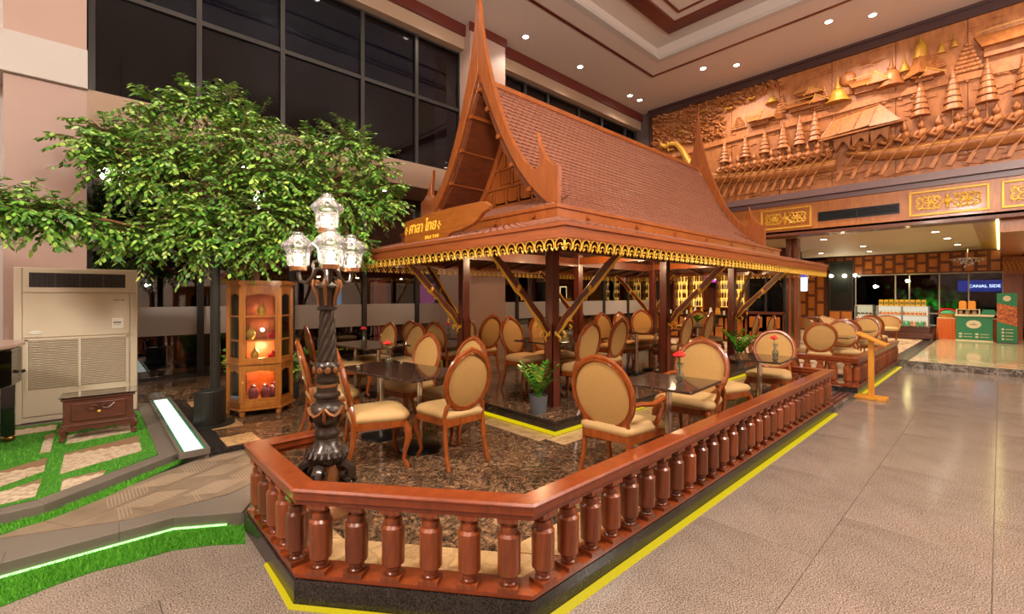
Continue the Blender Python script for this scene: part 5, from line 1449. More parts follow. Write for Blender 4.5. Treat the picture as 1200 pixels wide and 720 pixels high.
sm = MB().add([(-.205, -.020, -.010), (.205, -.020, -.010), (.205, -.036, .004), (-.205, -.036, .004), (.205, -.032, .009), (-.205, -.032, .009)], [(0, 1, 2, 3), (3, 2, 4, 5)]).mesh('louvre', ACB)
for s in (-.216, .216):
    for k in range(28): obj('louvre', sm, ac, (s, 0, .395+.0198*k))
MB().box(-.012, .012, -.038, -.02, .37, .96).box(-.45, -.425, -.036, -.02, .37, .96).box(.425, .45, -.036, -.02, .37, .96).box(-.45, .45, -.036, -.02, .945, .968).build('grille_frame', ACB, ac)
CP = pbr('control_white', '#d8d0c0', .4)
c_ = MB().box(.285, .40, -.028, -.016, 1.05, 1.18).build('control_box', CP, ac, bevel=.004)
MB().box(.305, .38, -.031, -.027, 1.115, 1.14).box(.31, .375, -.030, -.027, 1.095, 1.10).build('display', pbr('display_grey', '#8a8478', .4), c_)
MB().lathe([(.055, 0), (.055, .006), (.05, .009)], 20, M=Matrix.Translation((-.37, -.017, 1.035)) @ Matrix.Diagonal((1, 1, .42, 1)) @ Matrix.Rotation(pi/2, 4, 'X')).build('oval_badge', CP, ac)
for x in (.315, .335, .355, .385, .405): MB().box(x-.005, x+.006, -.0195, -.017, 1.40, 1.415).build('badge_mark', SL, ac)

pn = empty('grand_piano', (-.50, 6.60, .157), 0, 'edge of a glossy black grand piano with a pinkish lid at the left border', 'piano')
PB = pbr('piano_black', '#0a0908', .06, 0, .6)
outl = [(-.02, -.05), (0, .08), (-.03, .25), (-.15, .42), (-.5, .5), (-1.5, .5), (-1.5, -.75), (-.35, -.75), (-.12, -.5), (-.04, -.25)]
MB().prism(outl, .60, .95).build('case', PB, pn, bevel=.012)
MB().prism([(x+.025 if x > -.3 else x, y*1.03) for x, y in outl], .965, 1.0).build('lid', pbr('lid_pink', '#b89a8a', .3, 0, .3), pn, bevel=.008)
for (x, y) in ((-.09, .12), (-1.2, .3), (-1.2, -.55)):
    lg = MB().box(x-.055, x+.045, y-.05, y+.05, .07, .60).build('leg', PB, pn, bevel=.006)
    MB().ball((x, y, .035), (.05, .03, .035), 10, 6).build('caster', pbr('brass%.1f' % (x+y), '#8a6a34', .3, .9), lg)
MB().bar((.0, .02, .70), (.03, .02, .715), .008, .03).build('latch', PB, pn)

bp_ = empty('support_post', (1.02, 6.20, .13), radians(47), 'dark grey round post rising from a curved black base box beside the light trough', 'post')
m = MB()
arcp = [(.17*cos(pi+pi*q/12), -.02+.12*sin(pi+pi*q/12)) for q in range(13)]
poly = [(-.17, .08)]+arcp+[(.17, .08)]
vs = [(x, y, 0) for x, y in poly]+[(x, y, .40+.03*(x+.17)) for x, y in poly]; n = len(poly)
m.add(vs, [list(range(n))[::-1], list(range(n, 2*n))]+[(i, (i+1) % n, n+(i+1) % n, n+i) for i in range(n)])
m.build('base_box', DGREY, bp_, bevel=.008)
MB().lathe([(.24, 0), (.24, .012), (.2, .018)], 28).build('foot_plate', DGREY, bp_)
MB().lathe([(.052, .35), (.052, 2.6), (.0, 2.62)], 18, c=(.08, .0, 0)).build('pole', DGREY, bp_)
# ------------------------------------------------------------------ the big ficus tree
LEAF = [pbr('ficus_leaf', h, .38, 0, 0, .5) for h in ('#52882e', '#74ac3e', '#9cc650', '#bcd866', '#42702c', '#90b06e')]
BARK = pbr('ficus_bark', '#7a5236', .7, bump=.4, bscale=30, var=.2)
tree = empty('ficus_tree', (1.72, 7.05, .13), 0, 'large artificial ficus tree with bright green leaves spreading over the cabinet and air conditioner', 'tree')
TL = Vector((1.72, 7.05, .13))
RT = random.Random(11)
LV = [(0, 0, 0), (.30, .20, .02), (.62, .24, .0), (1, 0, -.05), (.62, -.24, .0), (.30, -.20, .02), (.3, 0, -.03), (.65, 0, -.045)]
LF = [(0, 1, 6), (1, 2, 7, 6), (2, 3, 7), (3, 4, 7), (4, 5, 6, 7), (5, 0, 6)]
def add_leaf(vs, fs, ms, p, d, n, size, mat):
    d = d.normalized(); s = d.cross(n)
    if s.length < 1e-3: s = Vector((1, 0, 0))
    s.normalize(); n = s.cross(d)
    o = len(vs)
    for v in LV: q = p+d*(v[0]*size)+s*(v[1]*size*1.0)+n*(v[2]*size); vs.append((q.x, q.y, q.z))
    for f in LF: fs.append([i+o for i in f]); ms.append(mat)
# crown masses: centre, radius, leaves
CR = [((-.66, 6.30, 2.48), .25, 420, .26), ((-.44, 6.36, 2.44), .27, 460, .25), ((-.22, 6.41, 2.40), .25, 420, .24), ((.02, 6.50, 2.36), .20, 260, .22), ((.22, 6.62, 2.26), .22, 250, .2),
      ((-.06, 6.97, 3.36), .28, 260, .2), ((.12, 7.0, 3.50), .30, 330, .2), ((.20, 7.0, 3.14), .34, 460, .25), ((.45, 7.05, 3.62), .34, 420, .25), ((.62, 6.95, 3.90), .30, 360, .25), ((.95, 6.85, 4.0), .34, 480, .25), ((1.25, 6.7, 4.05), .32, 480, .25), ((1.5, 6.5, 3.85), .30, 380, .25),
      ((1.35, 6.3, 3.5), .42, 760, .3), ((.75, 6.6, 3.3), .42, 760, .3), ((.50, 6.7, 2.95), .30, 300, .22), ((.72, 6.55, 2.42), .34, 480, .25), ((.45, 6.65, 2.30), .30, 340, .25), ((1.1, 6.3, 2.85), .42, 800, .3), ((1.02, 6.2, 2.28), .36, 640, .3), ((.90, 6.3, 2.52), .34, 480, .25),
      ((1.62, 6.1, 3.1), .40, 720, .3), ((1.55, 6.0, 2.6), .38, 640, .3), ((1.45, 6.0, 2.22), .32, 440, .3), ((2.1, 6.1, 3.52), .36, 540, .25), ((2.52, 5.95, 3.66), .34, 480, .25), ((2.8, 5.85, 3.36), .34, 440, .25), ((2.92, 5.75, 2.85), .30, 360, .25), ((2.48, 5.85, 2.95), .38, 560, .25), ((2.0, 6.1, 2.9), .40, 640, .3), ((2.05, 6.15, 2.48), .36, 500, .3), ((2.58, 5.8, 2.36), .30, 340, .25), ((3.02, 5.72, 3.12), .22, 180, .2)]
# limbs
limb = MB()
limb.tube([(0, 0, 0), (.02, -.05, .6), (-.05, -.1, 1.2), (-.1, -.25, 1.9), (-.3, -.4, 2.4)], [.075, .06, .055, .05, .04], 9)
limb.build('trunk', BARK, tree)
near = []
LV_all = ([], [], [])
for ci, (c_, r, n, sz) in enumerate(CR):
    C_ = Vector(c_)-TL
    st_ = Vector((-.08, -.2, 1.75)) if c_[2] < 2.7 else Vector((-.2, -.35, 2.2))
    mid = st_*.5+C_*.5+Vector((RT.uniform(-.1, .1), RT.uniform(-.1, .1), .18))
    MB().tube([st_, st_*.75+mid*.25, mid, mid*.4+C_*.6+Vector((0, 0, .05)), C_], [.026, .024, .018, .013, .006], 6).build('branch', BARK, tree)
    tw = MB()
    ntw = max(8, int(n/7.5))
    cnt = 0
    for t_ in range(ntw):
        dv = Vector((RT.gauss(0, 1), RT.gauss(0, 1), RT.gauss(0, .8))).normalized()
        a = C_+dv*r*RT.uniform(.05, .5); L = r*RT.uniform(.7, 1.15)
        d = (dv+Vector((RT.uniform(-.4, .4), RT.uniform(-.5, .2), RT.uniform(-.1, .3)))).normalized()
        droop = RT.uniform(.15, .45)
        P0 = a; pts = []
        K = 13
        for k in range(K+1):
            t = k/K; pts.append(P0+d*(L*t)+Vector((0, 0, -droop*L*t*t)))
        tw.tube([pts[0], pts[K//2], pts[K]], [.005, .004, .0015], 4)
        for k in range(1, K+1):
            tg = (pts[k]-pts[k-1]).normalized()
            side = tg.cross(Vector((0, 0, 1)))
            if side.length < .01: side = Vector((1, 0, 0))
            side.normalize()
            sd = side*(1 if k % 2 else -1)
            ld = (tg*.6+sd*.7+Vector((RT.uniform(-.3, .3), RT.uniform(-.3, .3), -.35+RT.uniform(-.3, .2)))).normalized()
            nn = (Vector((0, 0, 1))+Vector((RT.uniform(-.6, .6), RT.uniform(-.6, .3), 0))).normalized()
            s = RT.uniform(.052, .086)
            mt = RT.choices(range(6), (3, 4, 3, 1.6, 2, .8))[0]
            if ci < 5 and len(near) < 280 and RT.random() < .28 and k > 4:
                near.append((pts[k], ld, nn, s*1.06, mt)); continue
            add_leaf(*LV_all, pts[k], ld, nn, s, mt)
    tag(tw.build('twigs', BARK, tree), kind='stuff')
m = MB(); m.v, m.f, m.m = LV_all; m.s = [True]*len(m.f)
tag(m.build('foliage', LEAF, tree, recalc=False), kind='stuff')
leaf_me = []
for mt in LEAF:
    b = MB(); vs, fs, ms = [], [], []
    add_leaf(vs, fs, ms, Vector((0, 0, 0)), Vector((1, 0, 0)), Vector((0, 0, 1)), 1, 0)
    b.add(vs, fs, 0, True); leaf_me.append(b.mesh('leaf', mt, recalc=False))
for (p, d, nn, s, mt) in near:
    o = obj('leaf', leaf_me[mt], tree, p)
    side = nn.cross(d).normalized(); up = d.cross(side).normalized()
    o.rotation_euler = Matrix((d, side, up)).transposed().to_euler(); o.scale = (s, s, s)

# small potted plants
ZZL = [pbr('zz_leaf', h, .25, 0, .2) for h in ('#2f7a1c', '#4c9a28', '#8aa428')]
def zz(x, y, z, h, n, label, potr=.10, poth=.2, pot='#55585c', spread=.5, seed=1, leaf=.075, leafw=.42):
    t = empty('potted_plant', (x, y, z), 0, label, 'plant', 'potted plants')
    r = random.Random(seed)
    MB().lathe([(potr*.78, 0), (potr*.95, poth*.5), (potr, poth), (potr*.9, poth), (potr*.88, poth*.9), (0, poth*.9)], 22).build('pot', pbr('pot_%d' % seed, pot, .6), t)
    MB().lathe([(potr*.88, poth*.9), (potr*.5, poth*.93), (0, poth*.94)], 14).build('soil', pbr('soil_%d' % seed, '#6a5a48', .9, bump=.8, bscale=60), t)
    for k in range(n):
        a = 2*pi*k/n+r.uniform(-.3, .3); L = h*r.uniform(.7, 1.1); sp = spread*r.uniform(.5, 1.2)
        pts = []
        for q in range(9):
            t_ = q/8; pts.append(Vector((cos(a)*(.02+L*sp*t_**1.3), sin(a)*(.02+L*sp*t_**1.3), poth*.9+L*(t_-.38*sp*t_*t_))))
        stem = MB().tube(pts, [.009*(1-.75*q/8) for q in range(9)], 5).build('stem', ZZL[1], t)
        vs, fs, ms = [], [], []
        for q in range(1, 9):
            tg = (pts[q]-pts[q-1]).normalized(); sd = tg.cross(Vector((0, 0, 1))).normalized()
            for sg_ in (-1, 1):
                d = (tg*.55+sd*sg_*.8+Vector((0, 0, .15))).normalized()
                add_leaf(vs, fs, ms, pts[q], d, (Vector((0, 0, 1))-tg*.3).normalized(), leaf*r.uniform(.8, 1.15)*(1.1-.3*q/8), r.choice((0, 1, 1, 2)))
        add_leaf(vs, fs, ms, pts[-1], tg, Vector((0, 0, 1)), leaf*.9, 1)
        m = MB(); m.v, m.f, m.m = vs, fs, ms; m.s = [True]*len(fs); m.build('leaves', ZZL, stem, recalc=False)
zz(3.76, 3.60, ZP, .38, 8, 'green leafy plant in a grey pot at the foot of the front corner post', .105, .20, '#5a5c60', .75, 2, .095)
zz(3.42, 5.45, ZS, .42, 8, 'green leafy plant in a bluish pot between cream chairs behind the nearest table', .10, .22, '#6c7888', .6, 3, .09)
zz(9.25, 3.45, ZP, .55, 9, 'spreading green plant beside the rear side post of the pavilion', .09, .2, '#4a4038', .7, 4, .12)
zz(8.95, 4.15, ZP+.738, .16, 7, 'small green fern standing on the far pavilion table', .045, .07, '#8a8a84', 1.0, 5, .06)
zz(8.2, 5.7, ZP, .35, 8, 'low green plant on the pavilion floor left of the back middle post', .09, .16, '#5a5048', .8, 6, .09)
def shrub(x, y, z, h, w_, n, label, seed):
    t = empty('potted_plant', (x, y, z), 0, label, 'plant', 'ficus bushes by the display cabinet')
    r = random.Random(seed)
    MB().lathe([(.09, 0), (.11, .2), (.10, .2), (0, .19)], 16).build('pot', pbr('spot_%d' % seed, '#3a3430', .6), t)
    vs, fs, ms = [], [], []
    tw = MB()
    for k in range(n):
        a = r.uniform(0, 2*pi); e = Vector((cos(a)*w_*r.uniform(.3, 1), sin(a)*w_*r.uniform(.3, 1), h*r.uniform(.45, 1.05)))
        pts = [Vector((0, 0, .18))*(1-t_)+e*t_+Vector((0, 0, .1*sin(pi*t_))) for t_ in (0, .25, .5, .75, 1)]
        tw.tube(pts, [.006, .005, .004, .003, .002], 4)
        for q in range(14):
            t_ = .3+.7*q/13; i = min(3, int(t_*4)); p = pts[i]+(pts[i+1]-pts[i])*(t_*4-i)
            d = Vector((r.uniform(-1, 1), r.uniform(-1, 1), r.uniform(-.8, .3))).normalized()
            add_leaf(vs, fs, ms, p, d, Vector((r.uniform(-.4, .4), -.4, 1)).normalized(), r.uniform(.06, .09), r.choice((0, 1, 2, 4)))
    tw.build('stems', BARK, t)
    m = MB(); m.v, m.f, m.m = vs, fs, ms; m.s = [True]*len(fs)
    tag(m.build('foliage', LEAF, t, recalc=False), kind='stuff')
shrub(1.50, 7.05, ZS, .78, .26, 30, 'bushy ficus behind the left side of the display cabinet', 21)
shrub(2.12, 6.95, ZS, .66, .26, 26, 'trailing pale green bush behind the right side of the display cabinet', 22)

# ------------------------------------------------------------------ the bar behind the pavilion
def lattice(root, y0, y1, z0, z1, x, ny, nz, mat=WLAT, fm=WDARK, stag=True, d=.03, axis='y'):
    """wooden panelling in the y-z plane facing -x: staggered raised panels in a dark grid"""
    MB().box(x, x+.04, y0, y1, z0, z1).build('backing_board', fm, root)
    w_ = (y1-y0)/ny; h = (z1-z0)/nz
    for i in range(ny):
        o = h/2 if stag and i % 2 else 0
        for j in range(-1, nz):
            a = max(z0, z0+h*j+o); b = min(z1, z0+h*(j+1)+o)
            if b-a < .08: continue
            MB().box(x-.012, x, y0+w_*i+d, y0+w_*(i+1)-d, a+d, b-d).build('panel', mat, root)
XB = 17.0
bw = struct(MB().box(XB+.04, XB+.25, 4.5, 9.1, .13, 3.2).build('wall_bar', WDARK))
bs = empty('bar_shelves', (XB, 7.3, .13), 0, 'glowing amber bar shelves full of bottles behind the bar counter', 'shelves')
AMB = emis('amber_backlight', '#ffb850', 1.7)
bays = [(8.65, 8.12), (8.05, 7.55), (7.0, 6.55), (6.50, 6.05)]
for (a, b) in bays:
    MB().box(-.02, .02, b-7.3, a-7.3, 1.05, 2.30).build('backlight', AMB, bs)
    MB().box(-.30, -.0, a-7.3, a-7.3+.05, .95, 2.35).box(-.3, 0, b-7.3-.05, b-7.3, .95, 2.35).box(-.3, 0, b-7.3-.05, a-7.3+.05, 2.3, 2.38).build('case', WPANEL, bs)
    for z in (1.07, 1.38, 1.69, 2.0): MB().box(-.28, 0, b-7.3, a-7.3, z-.008, z+.008).build('shelf', CLEAR, bs)
ORD = ['first', 'second', 'third', 'fourth', 'fifth', 'sixth', 'seventh', 'eighth', 'ninth', 'tenth', 'eleventh', 'twelfth']+[str(q)+'th' for q in range(13, 31)]
rb = random.Random(9)
BC = [pbr('bottle_glass', h, .1, 0, .3) for h in ('#d8cfa8', '#4a2a10', '#e8e4d8', '#6a3a12', '#c07a1c')]
BOT = [MB().lathe([(.035, 0), (.036, .14), (.03, .17), (.013, .21), (.013, .27), (.0, .272)], 9).mesh('bottle', m_) for m_ in BC]
pos_w = ['far left', 'centre left', 'centre right', 'far right']; row_w = ['lowest', 'second', 'third', 'top']
for bi, (a, b) in enumerate(bays):
    for zi, z in enumerate((1.08, 1.39, 1.70, 2.01)):
        n = 5
        for i in range(n):
            o = obj('bottle', rb.choice(BOT)); o.location = (XB-.15+rb.uniform(-.04, .04), b+(a-b)*(i+.5)/n, .13+z)
            tag(o, '%s bottle from left, %s shelf, %s bay of the bar' % (ORD[n-1-i], row_w[zi], pos_w[bi]), 'bottle', 'bottles on the %s shelf of the %s bar bay' % (row_w[zi], pos_w[bi]))
tv = empty('bar_screen', (XB-.05, 7.28, 1.95), 0, 'magenta lit menu screen between the glowing bar shelves', 'screen')
MB().box(-.02, .02, -.26, .24, -.02, .50).build('case', BLACK, tv); MB().box(-.025, -.02, -.24, .22, .14, .48).build('display', emis('magenta_screen', '#c030b0', 1.4), tv)
WHT = emis('screen_white', '#ffe0ff', 2.0)
MB().box(-.027, -.025, -.18, .16, .36, .42).box(-.027, -.025, -.16, .14, .22, .27).build('display_band', WHT, tv)
ct = empty('bar_curtain', (XB-.05, 5.62, .9), 0, 'gold pleated curtain right of the glowing bar shelves', 'curtain')
m = MB(); n = 36
vs = [(-.03*(k % 2), .55-.9*k/n, z) for z in (0, 1.5) for k in range(n+1)]
m.add(vs, [(k, k+1, n+2+k, n+1+k) for k in range(n)], 0, True).build('curtain_cloth', pbr('gold_curtain', '#b07a1c', .6), ct)
# bar counter
bc = empty('bar_counter', (14.9, 6.4, .13), 0, 'long wooden bar counter with a dark top beyond the pavilion', 'counter')
MB().box(0, .5, -1.3, 2.4, 0, .80).build('body', WDARK, bc)
lattice(bc, -1.28, 2.38, .05, .78, 0, 12, 1, WLAT, WDARK, False, .03)
MB().box(-.08, .55, -1.35, 2.45, .80, .85).build('worktop', pbr('bar_top', '#241611', .15, 0, .4), bc, bevel=.008)
MB().box(-.10, .02, -.2, .45, .56, .80).build('black_awning', pbr('black_cloth', '#0c0a0a', .6), bc)
rb = random.Random(4)
GW = pbr('white_china', '#e2ddd4', .2); GV = [WATERG, GW, pbr('amber_glass', '#c88a30', .1), pbr('violet_glass', '#7a5ac0', .1)]
wd = [('glass', [(.03, 0), (.035, .12), (.032, .12), (.0, .01)]), ('cup', [(.03, 0), (.045, .06), (.042, .06), (.0, .01)]), ('carafe', [(.05, 0), (.06, .08), (.03, .16), (.04, .22), (.0, .02)])]
for i in range(26):
    k = rb.randrange(3); y = 5.15+3.5*i/25
    o = MB().lathe(wd[k][1], 10).build(wd[k][0], rb.choice(GV)); o.location = (15.05+rb.uniform(0, .3), y, .981)
    tag(o, '%s among the glassware on the bar counter, %s from its left end' % (wd[k][0], ORD[25-i]), wd[k][0], '%s on the bar counter' % {'glass': 'glasses', 'cup': 'cups', 'carafe': 'carafes'}[wd[k][0]])
md = MB().box(-.15, .15, -.2, .2, 0, .22).box(-.12, .1, -.15, .15, .22, .3).build('coffee_machine', pbr('maroon_machine', '#4a1014', .3), None, bevel=.02)
md.location = (15.2, 5.5, .981); tag(md, 'dark red coffee machine on the right end of the bar counter', 'coffee machine')
# low partition with dark windows, mirrored column, lit screen
pt = empty('bar_partition', (14.4, 4.55, .13), 0, 'wooden bar front with dark glass windows above, right of the bar counter', 'partition')
MB().box(0, .3, -.38, .62, 0, .95).build('body', WDARK, pt); lattice(pt, -.34, .60, .03, .92, 0, 2, 2, WLAT, WDARK, False, .06)
MB().box(-.03, .33, -.4, .64, .95, 1.0).build('ledge', WDARK, pt)
for y in (-.37, .12, .60): MB().box(.08, .14, y-.03, y+.03, 1.0, 2.1).build('window_post', MULL, pt)
MB().box(.08, .14, -.4, .63, 2.05, 2.4).build('header', WDARK, pt)
for a, b in ((-.34, .09), (.15, .57)): MB().box(.10, .115, a, b, 1.0, 2.05).build('dark_pane', pbr('dark_pane%.1f' % a, '#0a0c0c', .03), pt)
ST_ = pbr('mirror_column', '#9a9488', .12, .9)
cl = struct(MB().box(14.3, 14.6, 3.82, 4.10, .13, 3.2).build('wall_mirror_column', WDARK))
for k in range(4): MB().box(14.285, 14.3, 3.83+.066*k, 3.885+.066*k, .2, 3.15).build('mirror_strip', ST_ if k % 2 else WPANEL, cl)
ls = empty('lit_screen', (19.0, 4.95, 1.75), 0, 'bright blue-white lit screen hanging in front of the lattice doors', 'screen')
MB().box(0, .05, -.22, .22, .0, .75).box(.01, .04, -.02, .02, .75, 1.45).build('case', BLACK, ls); MB().box(-.006, 0, -.2, .2, .02, .50).build('display', emis('blue_white', '#cfe0ff', 4), ls)
MB().box(-.006, 0, -.2, .2, .52, .72).build('display', emis('blue_panel', '#3a50c0', 1.5), ls)
# bar stools
def stool(x, y, label):
    t = empty('bar_stool', (x, y, .13), 0, label, 'stool', 'bar stools')
    MB().box(-.17, .17, -.17, .17, .70, .75).build('seat', WDARK, t, bevel=.01)
    for a in (-1, 1):
        for b in (-1, 1): MB().bar((a*.14, b*.14, .70), (a*.19, b*.19, 0), .03, .03).build('leg', WDARK, t)
    for z in (.25, .45): MB().box(-.17, .17, -.175, -.15, z, z+.025).box(-.17, .17, .15, .175, z, z+.025).box(-.175, -.15, -.17, .17, z, z+.025).build('stretcher', WDARK, t)
stool(17.6, 4.25, 'dark wooden bar stool, the left one before the lattice doors'); stool(18.4, 4.40, 'dark wooden bar stool, the right one before the lattice doors')

# ------------------------------------------------------------------ the hall beyond
struct(MB().box(13.37, 23, -7, 1.55, -.01, .15).build('floor_beyond', STEPM))
sl = MB().box(-.598, .598, -.598, .598, -.002, .006).mesh('marble_slab', HALL2)
fb = struct(MB().box(13.40, 22.95, -6.9, 1.40, .14, .151).build('floor_cream', pbr('joint_cream', '#8a7a5c', .5)))
for i in range(8):
    for j in range(5): obj('marble_slab', sl, fb, (14.02+1.2*i, .78-1.2*j, .15))
MB().box(13.40, 22.9, 1.41, 1.56, .15, .156).build('dark_border', GRAN, fb)
struct(MB().box(13.40, 23, .42, 9.2, 3.2, 3.3).build('ceiling_beyond', CEIL2))
struct(MB().box(13.40, 23, -7, .42, 3.195, 3.3).build('ceiling_gold', wood('gold_ceiling', '#a88a30', '#c0a040', .35, .2, (.6, 6, 1), 3)))
cs = MB().box(13.6, 22.4, .02, .06, 3.15, 3.19)
tag(cs.build('cove_light', emis('cove', '#fff0a0', 6)), 'bright yellow light line along the gold ceiling of the far hall', 'light')
struct(MB().box(13.6, 22.4, -.5, .0, 2.9, 3.2).build('trim_11', WBEAM))
for (x, y, l) in ((15.2, 3.4, 'recessed ceiling light of the far hall, nearest to the opening left'), (18.2, 3.0, 'bright recessed ceiling light of the far hall near the lattice wall'), (15.4, 1.1, 'recessed ceiling light of the far hall nearest the gold ceiling'), (17.4, 1.0, 'recessed ceiling light of the far hall behind the nearest one by the gold ceiling'), (19.8, .9, 'recessed ceiling light of the far hall farthest back by the gold ceiling'), (20.5, 3.2, 'small recessed ceiling light far back in the far hall')):
    downlight(x, y, l, 3.2, 190, (1, .84, .62), .07, None, (x, y, 0), 140)
for (x, y, l) in ((14.1, 5.4, 'added ceiling fill light over the right end of the bar'), (14.1, 6.8, 'added ceiling fill light over the middle of the bar'), (14.1, 8.2, 'added ceiling fill light over the left end of the bar'), (20.2, 4.6, 'added ceiling fill light before the lattice doors')):  # fill lamps added to brighten the bar front and lattice doors
    downlight(x, y, l, 3.2, 120, (1, .74, .46), .07, None, (x, y, 0), 150)
XW = 22.5
wb = struct(MB().box(XW+.1, XW+.3, -7, 9.2, .1, .55).box(XW+.1, XW+.3, -7, 9.2, 2.38, 3.3).box(XW+.1, XW+.3, 4.9, 9.2, .1, 3.3).box(XW+.1, XW+.3, -7, -.5, .1, 3.3).build('wall_far', WDARK))
wt = empty('wood_frieze', (XW, 0, 0), 0, 'orange wood frieze of staggered panels above the far hall windows', 'panelling')
lattice(wt, -.05, 4.95, 2.42, 3.18, .02, 16, 2, WLAT, WDARK, True, .05)
dw = struct(empty('door_1', (XW, 0, .13)))
lattice(dw, 4.98, 6.3, .0, 2.95, .0, 4, 5, WLAT, WDARK, True, .055)
lw = empty('wood_wainscot', (XW-.3, 0, .13), 0, 'low orange wood panelling under the mirror left of the juice cooler', 'panelling')
lattice(lw, 4.0, 4.78, .0, .85, 0, 2, 2, WLAT, WDARK, False, .03)
mr = empty('wall_mirror', (XW-.28, 4.4, .98), 0, 'tall dark mirror with bright lamps at its top corners in the far hall', 'mirror')
MB().box(0, .05, -.42, .38, 0, 2.0).build('frame', MULL, mr); MB().box(-.006, 0, -.38, .34, .04, 1.96).build('mirror_glass', pbr('mirror', '#6a7068', .03, .9), mr)
for y in (-.50, .30):
    MB().ball((-.1, y, 1.42), .06, 10, 6).build('lamp_globe', BULB, mr)
lamp('POINT', (XW-.5, 4.3, 2.4), 25, (1, .85, .6), .08)
# far window wall with green and blue outdoor lights
glazing2 = MB()
for y in (3.95, 2.72, 2.32, 1.5, .75, -.06): glazing2.box(XW, XW+.06, y-.02, y+.02, .5, 2.42)
for z in (.52, .95, 2.4): glazing2.box(XW, XW+.06, -.06, 3.95, z-.02, z+.02)
wf = struct(glazing2.build('window_4', pbr('pale_frame', '#b0a898', .4)))
for a, b in ((-.04, .73), (.77, 1.48), (1.52, 2.3), (2.34, 2.7), (2.74, 3.93)): MB().box(XW+.02, XW+.028, a, b, .5, 2.4).build('pane', NIGHTG, wf)
for (p, c_, l) in (((24.2, .55, 1.95), '#2a80ff', 0),):
    s_ = empty('neon_sign', p, 0, 'glowing blue neon lettering outside the far hall window', 'sign')
    MB().box(.03, .06, -.75, .55, -.20, .22).build('glow_board', emis('blue_board', '#0a44b8', 1.2), s_)
    text('CANAL SIDE', .15, (0, -.15, 0), (pi/2, 0, -pi/2), emis('neon_blue', '#d8ecff', 8), s_, .01)
tb_ = MB(); rr = random.Random(6)
for i in range(70): tb_.ball((24.8+rr.uniform(-.5, .5), 2.0+rr.gauss(0, .55), 1.55+rr.gauss(0, .22)), (rr.uniform(.08, .2),)*3, 6, 4)
tb_.tube([(24.8, 2.0, -.1), (24.8, 2.0, 1.5)], .06, 7)
tag(tb_.build('garden_bush', pbr('lit_bush', '#2a9a2a', .7)), 'green floodlit bush outside the far hall window', 'bush')
lamp('POINT', (23.9, 2.0, .9), 40, (.3, 1, .3), .1)
struct(MB().box(22.9, 26, -8, 10, -.5, -.1).build('floor_outdoors_far', pbr('night_ground_far', '#15130f', .8)))
struct(MB().box(26, 26.2, -8, 10, -.2, 5).build('wall_outdoors_far', pbr('night_far', '#08090c', .9)))
ch = empty('crystal_chandelier', (21.4, .75, 2.95), 0, 'small crystal chandelier hanging before the far hall window', 'chandelier')
MB().lathe([(.02, -.1), (.02, .25)], 8).lathe([(.3, -.12), (.3, -.1), (.02, -.09)], 16).build('frame', CHROME, ch)
m = MB(); rr = random.Random(2)
for i in range(90):
    a = rr.uniform(0, 2*pi); r = .42*sqrt(rr.random()); m.ball((r*cos(a), r*sin(a), -.12-.35*(1-r/.45)*rr.random()), .025, 5, 3)
tag(m.build('crystals', pbr('crystal', '#e8e0d8', .05, .6), ch), kind='stuff')
gl = MB().ball((22.3, 2.35, 2.15), .055, 10, 8).box(22.295, 22.305, 2.345, 2.355, 2.2, 3.2, 1); tag(gl.build('globe_lamp', [emis('globe', '#fff0a0', 40), BLACK]), 'yellow globe lamp glaring before the far hall window', 'lamp')
gl = MB().ball((22.3, 3.3, 1.95), .06, 10, 8).box(22.295, 22.305, 3.295, 3.305, 2.0, 3.2, 1); tag(gl.build('globe_lamp', [emis('globe2', '#fff0d8', 30), BLACK]), 'white globe lamp by the pale window frame of the far hall', 'lamp')
struct(MB().box(22.1, 22.5, -.50, -.07, .15, 2.95).build('wall_wood_column', WBARGE))
gp_ = empty('gilded_screen', (21.8, -.55, 2.3), 0, 'carved gilded panel cut by the right edge above the green banner', 'ornament')
MB().box(0, .05, -.6, .5, 0, .55).build('board', WBEAM, gp_)
m = MB()
for i in range(30):
    y = -.5+.033*i; m.tube([(-.02, y, .1+.1*(i % 3)), (-.03, y+.04, .18+.1*(i % 3)), (-.02, y+.01, .24+.08*(i % 3))], .014, 5)
m.build('scrollwork', GOLDP, gp_)
lm = empty('rim_lit_mirror', (22.2, -.75, 1.15), 0, 'mirror with a glowing rim at the right edge of the far hall', 'mirror')
m = MB()
for z in (0, 1.0): m.box(0, .03, -.4, .15, z-.03, z+.03)
for y in (-.4, .15): m.box(0, .03, y-.03, y+.03, 0, 1)
m.build('glowing_rim', emis('rim_light', '#ffe0a0', 5), lm); MB().box(.02, .04, -.4, .15, 0, 1).build('mirror_glass', pbr('mirror_b', '#5a4a3a', .05, .8), lm)
# green kiosk counter, skirted table, banner
GRN = pbr('kiosk_green', '#1f7a4c', .45)
CRM = pbr('kiosk_cream', '#d8c8a4', .5)
kc = empty('kiosk_counter', (20.6, .565, .156), 0, 'green promotional counter with a cream oval emblem on the far marble floor', 'counter')
MB().box(0, .45, -.41, .41, .03, .78).build('body', GRN, kc); MB().box(-.03, .48, -.44, .44, .78, .84).build('worktop', CRM, kc, bevel=.005); MB().box(-.01, .46, -.42, .42, 0, .03).build('plinth', CRM, kc)
MB().lathe([(.17, 0), (.17, .01)], 28, M=Matrix.Translation((-.001, .01, .53)) @ Matrix.Diagonal((1, 1, .76, 1)) @ Matrix.Rotation(-pi/2, 4, 'Y')).build('oval_emblem', CRM, kc)
m = MB()
for y in (.31, -.06):
    for z in (.22, .13): m.box(-.006, 0, y-.035, y+.035, z-.028, z+.028).box(-.006, 0, y-.27, y-.07, z-.008, z+.008)
m.build('printed_mark', CRM, kc)
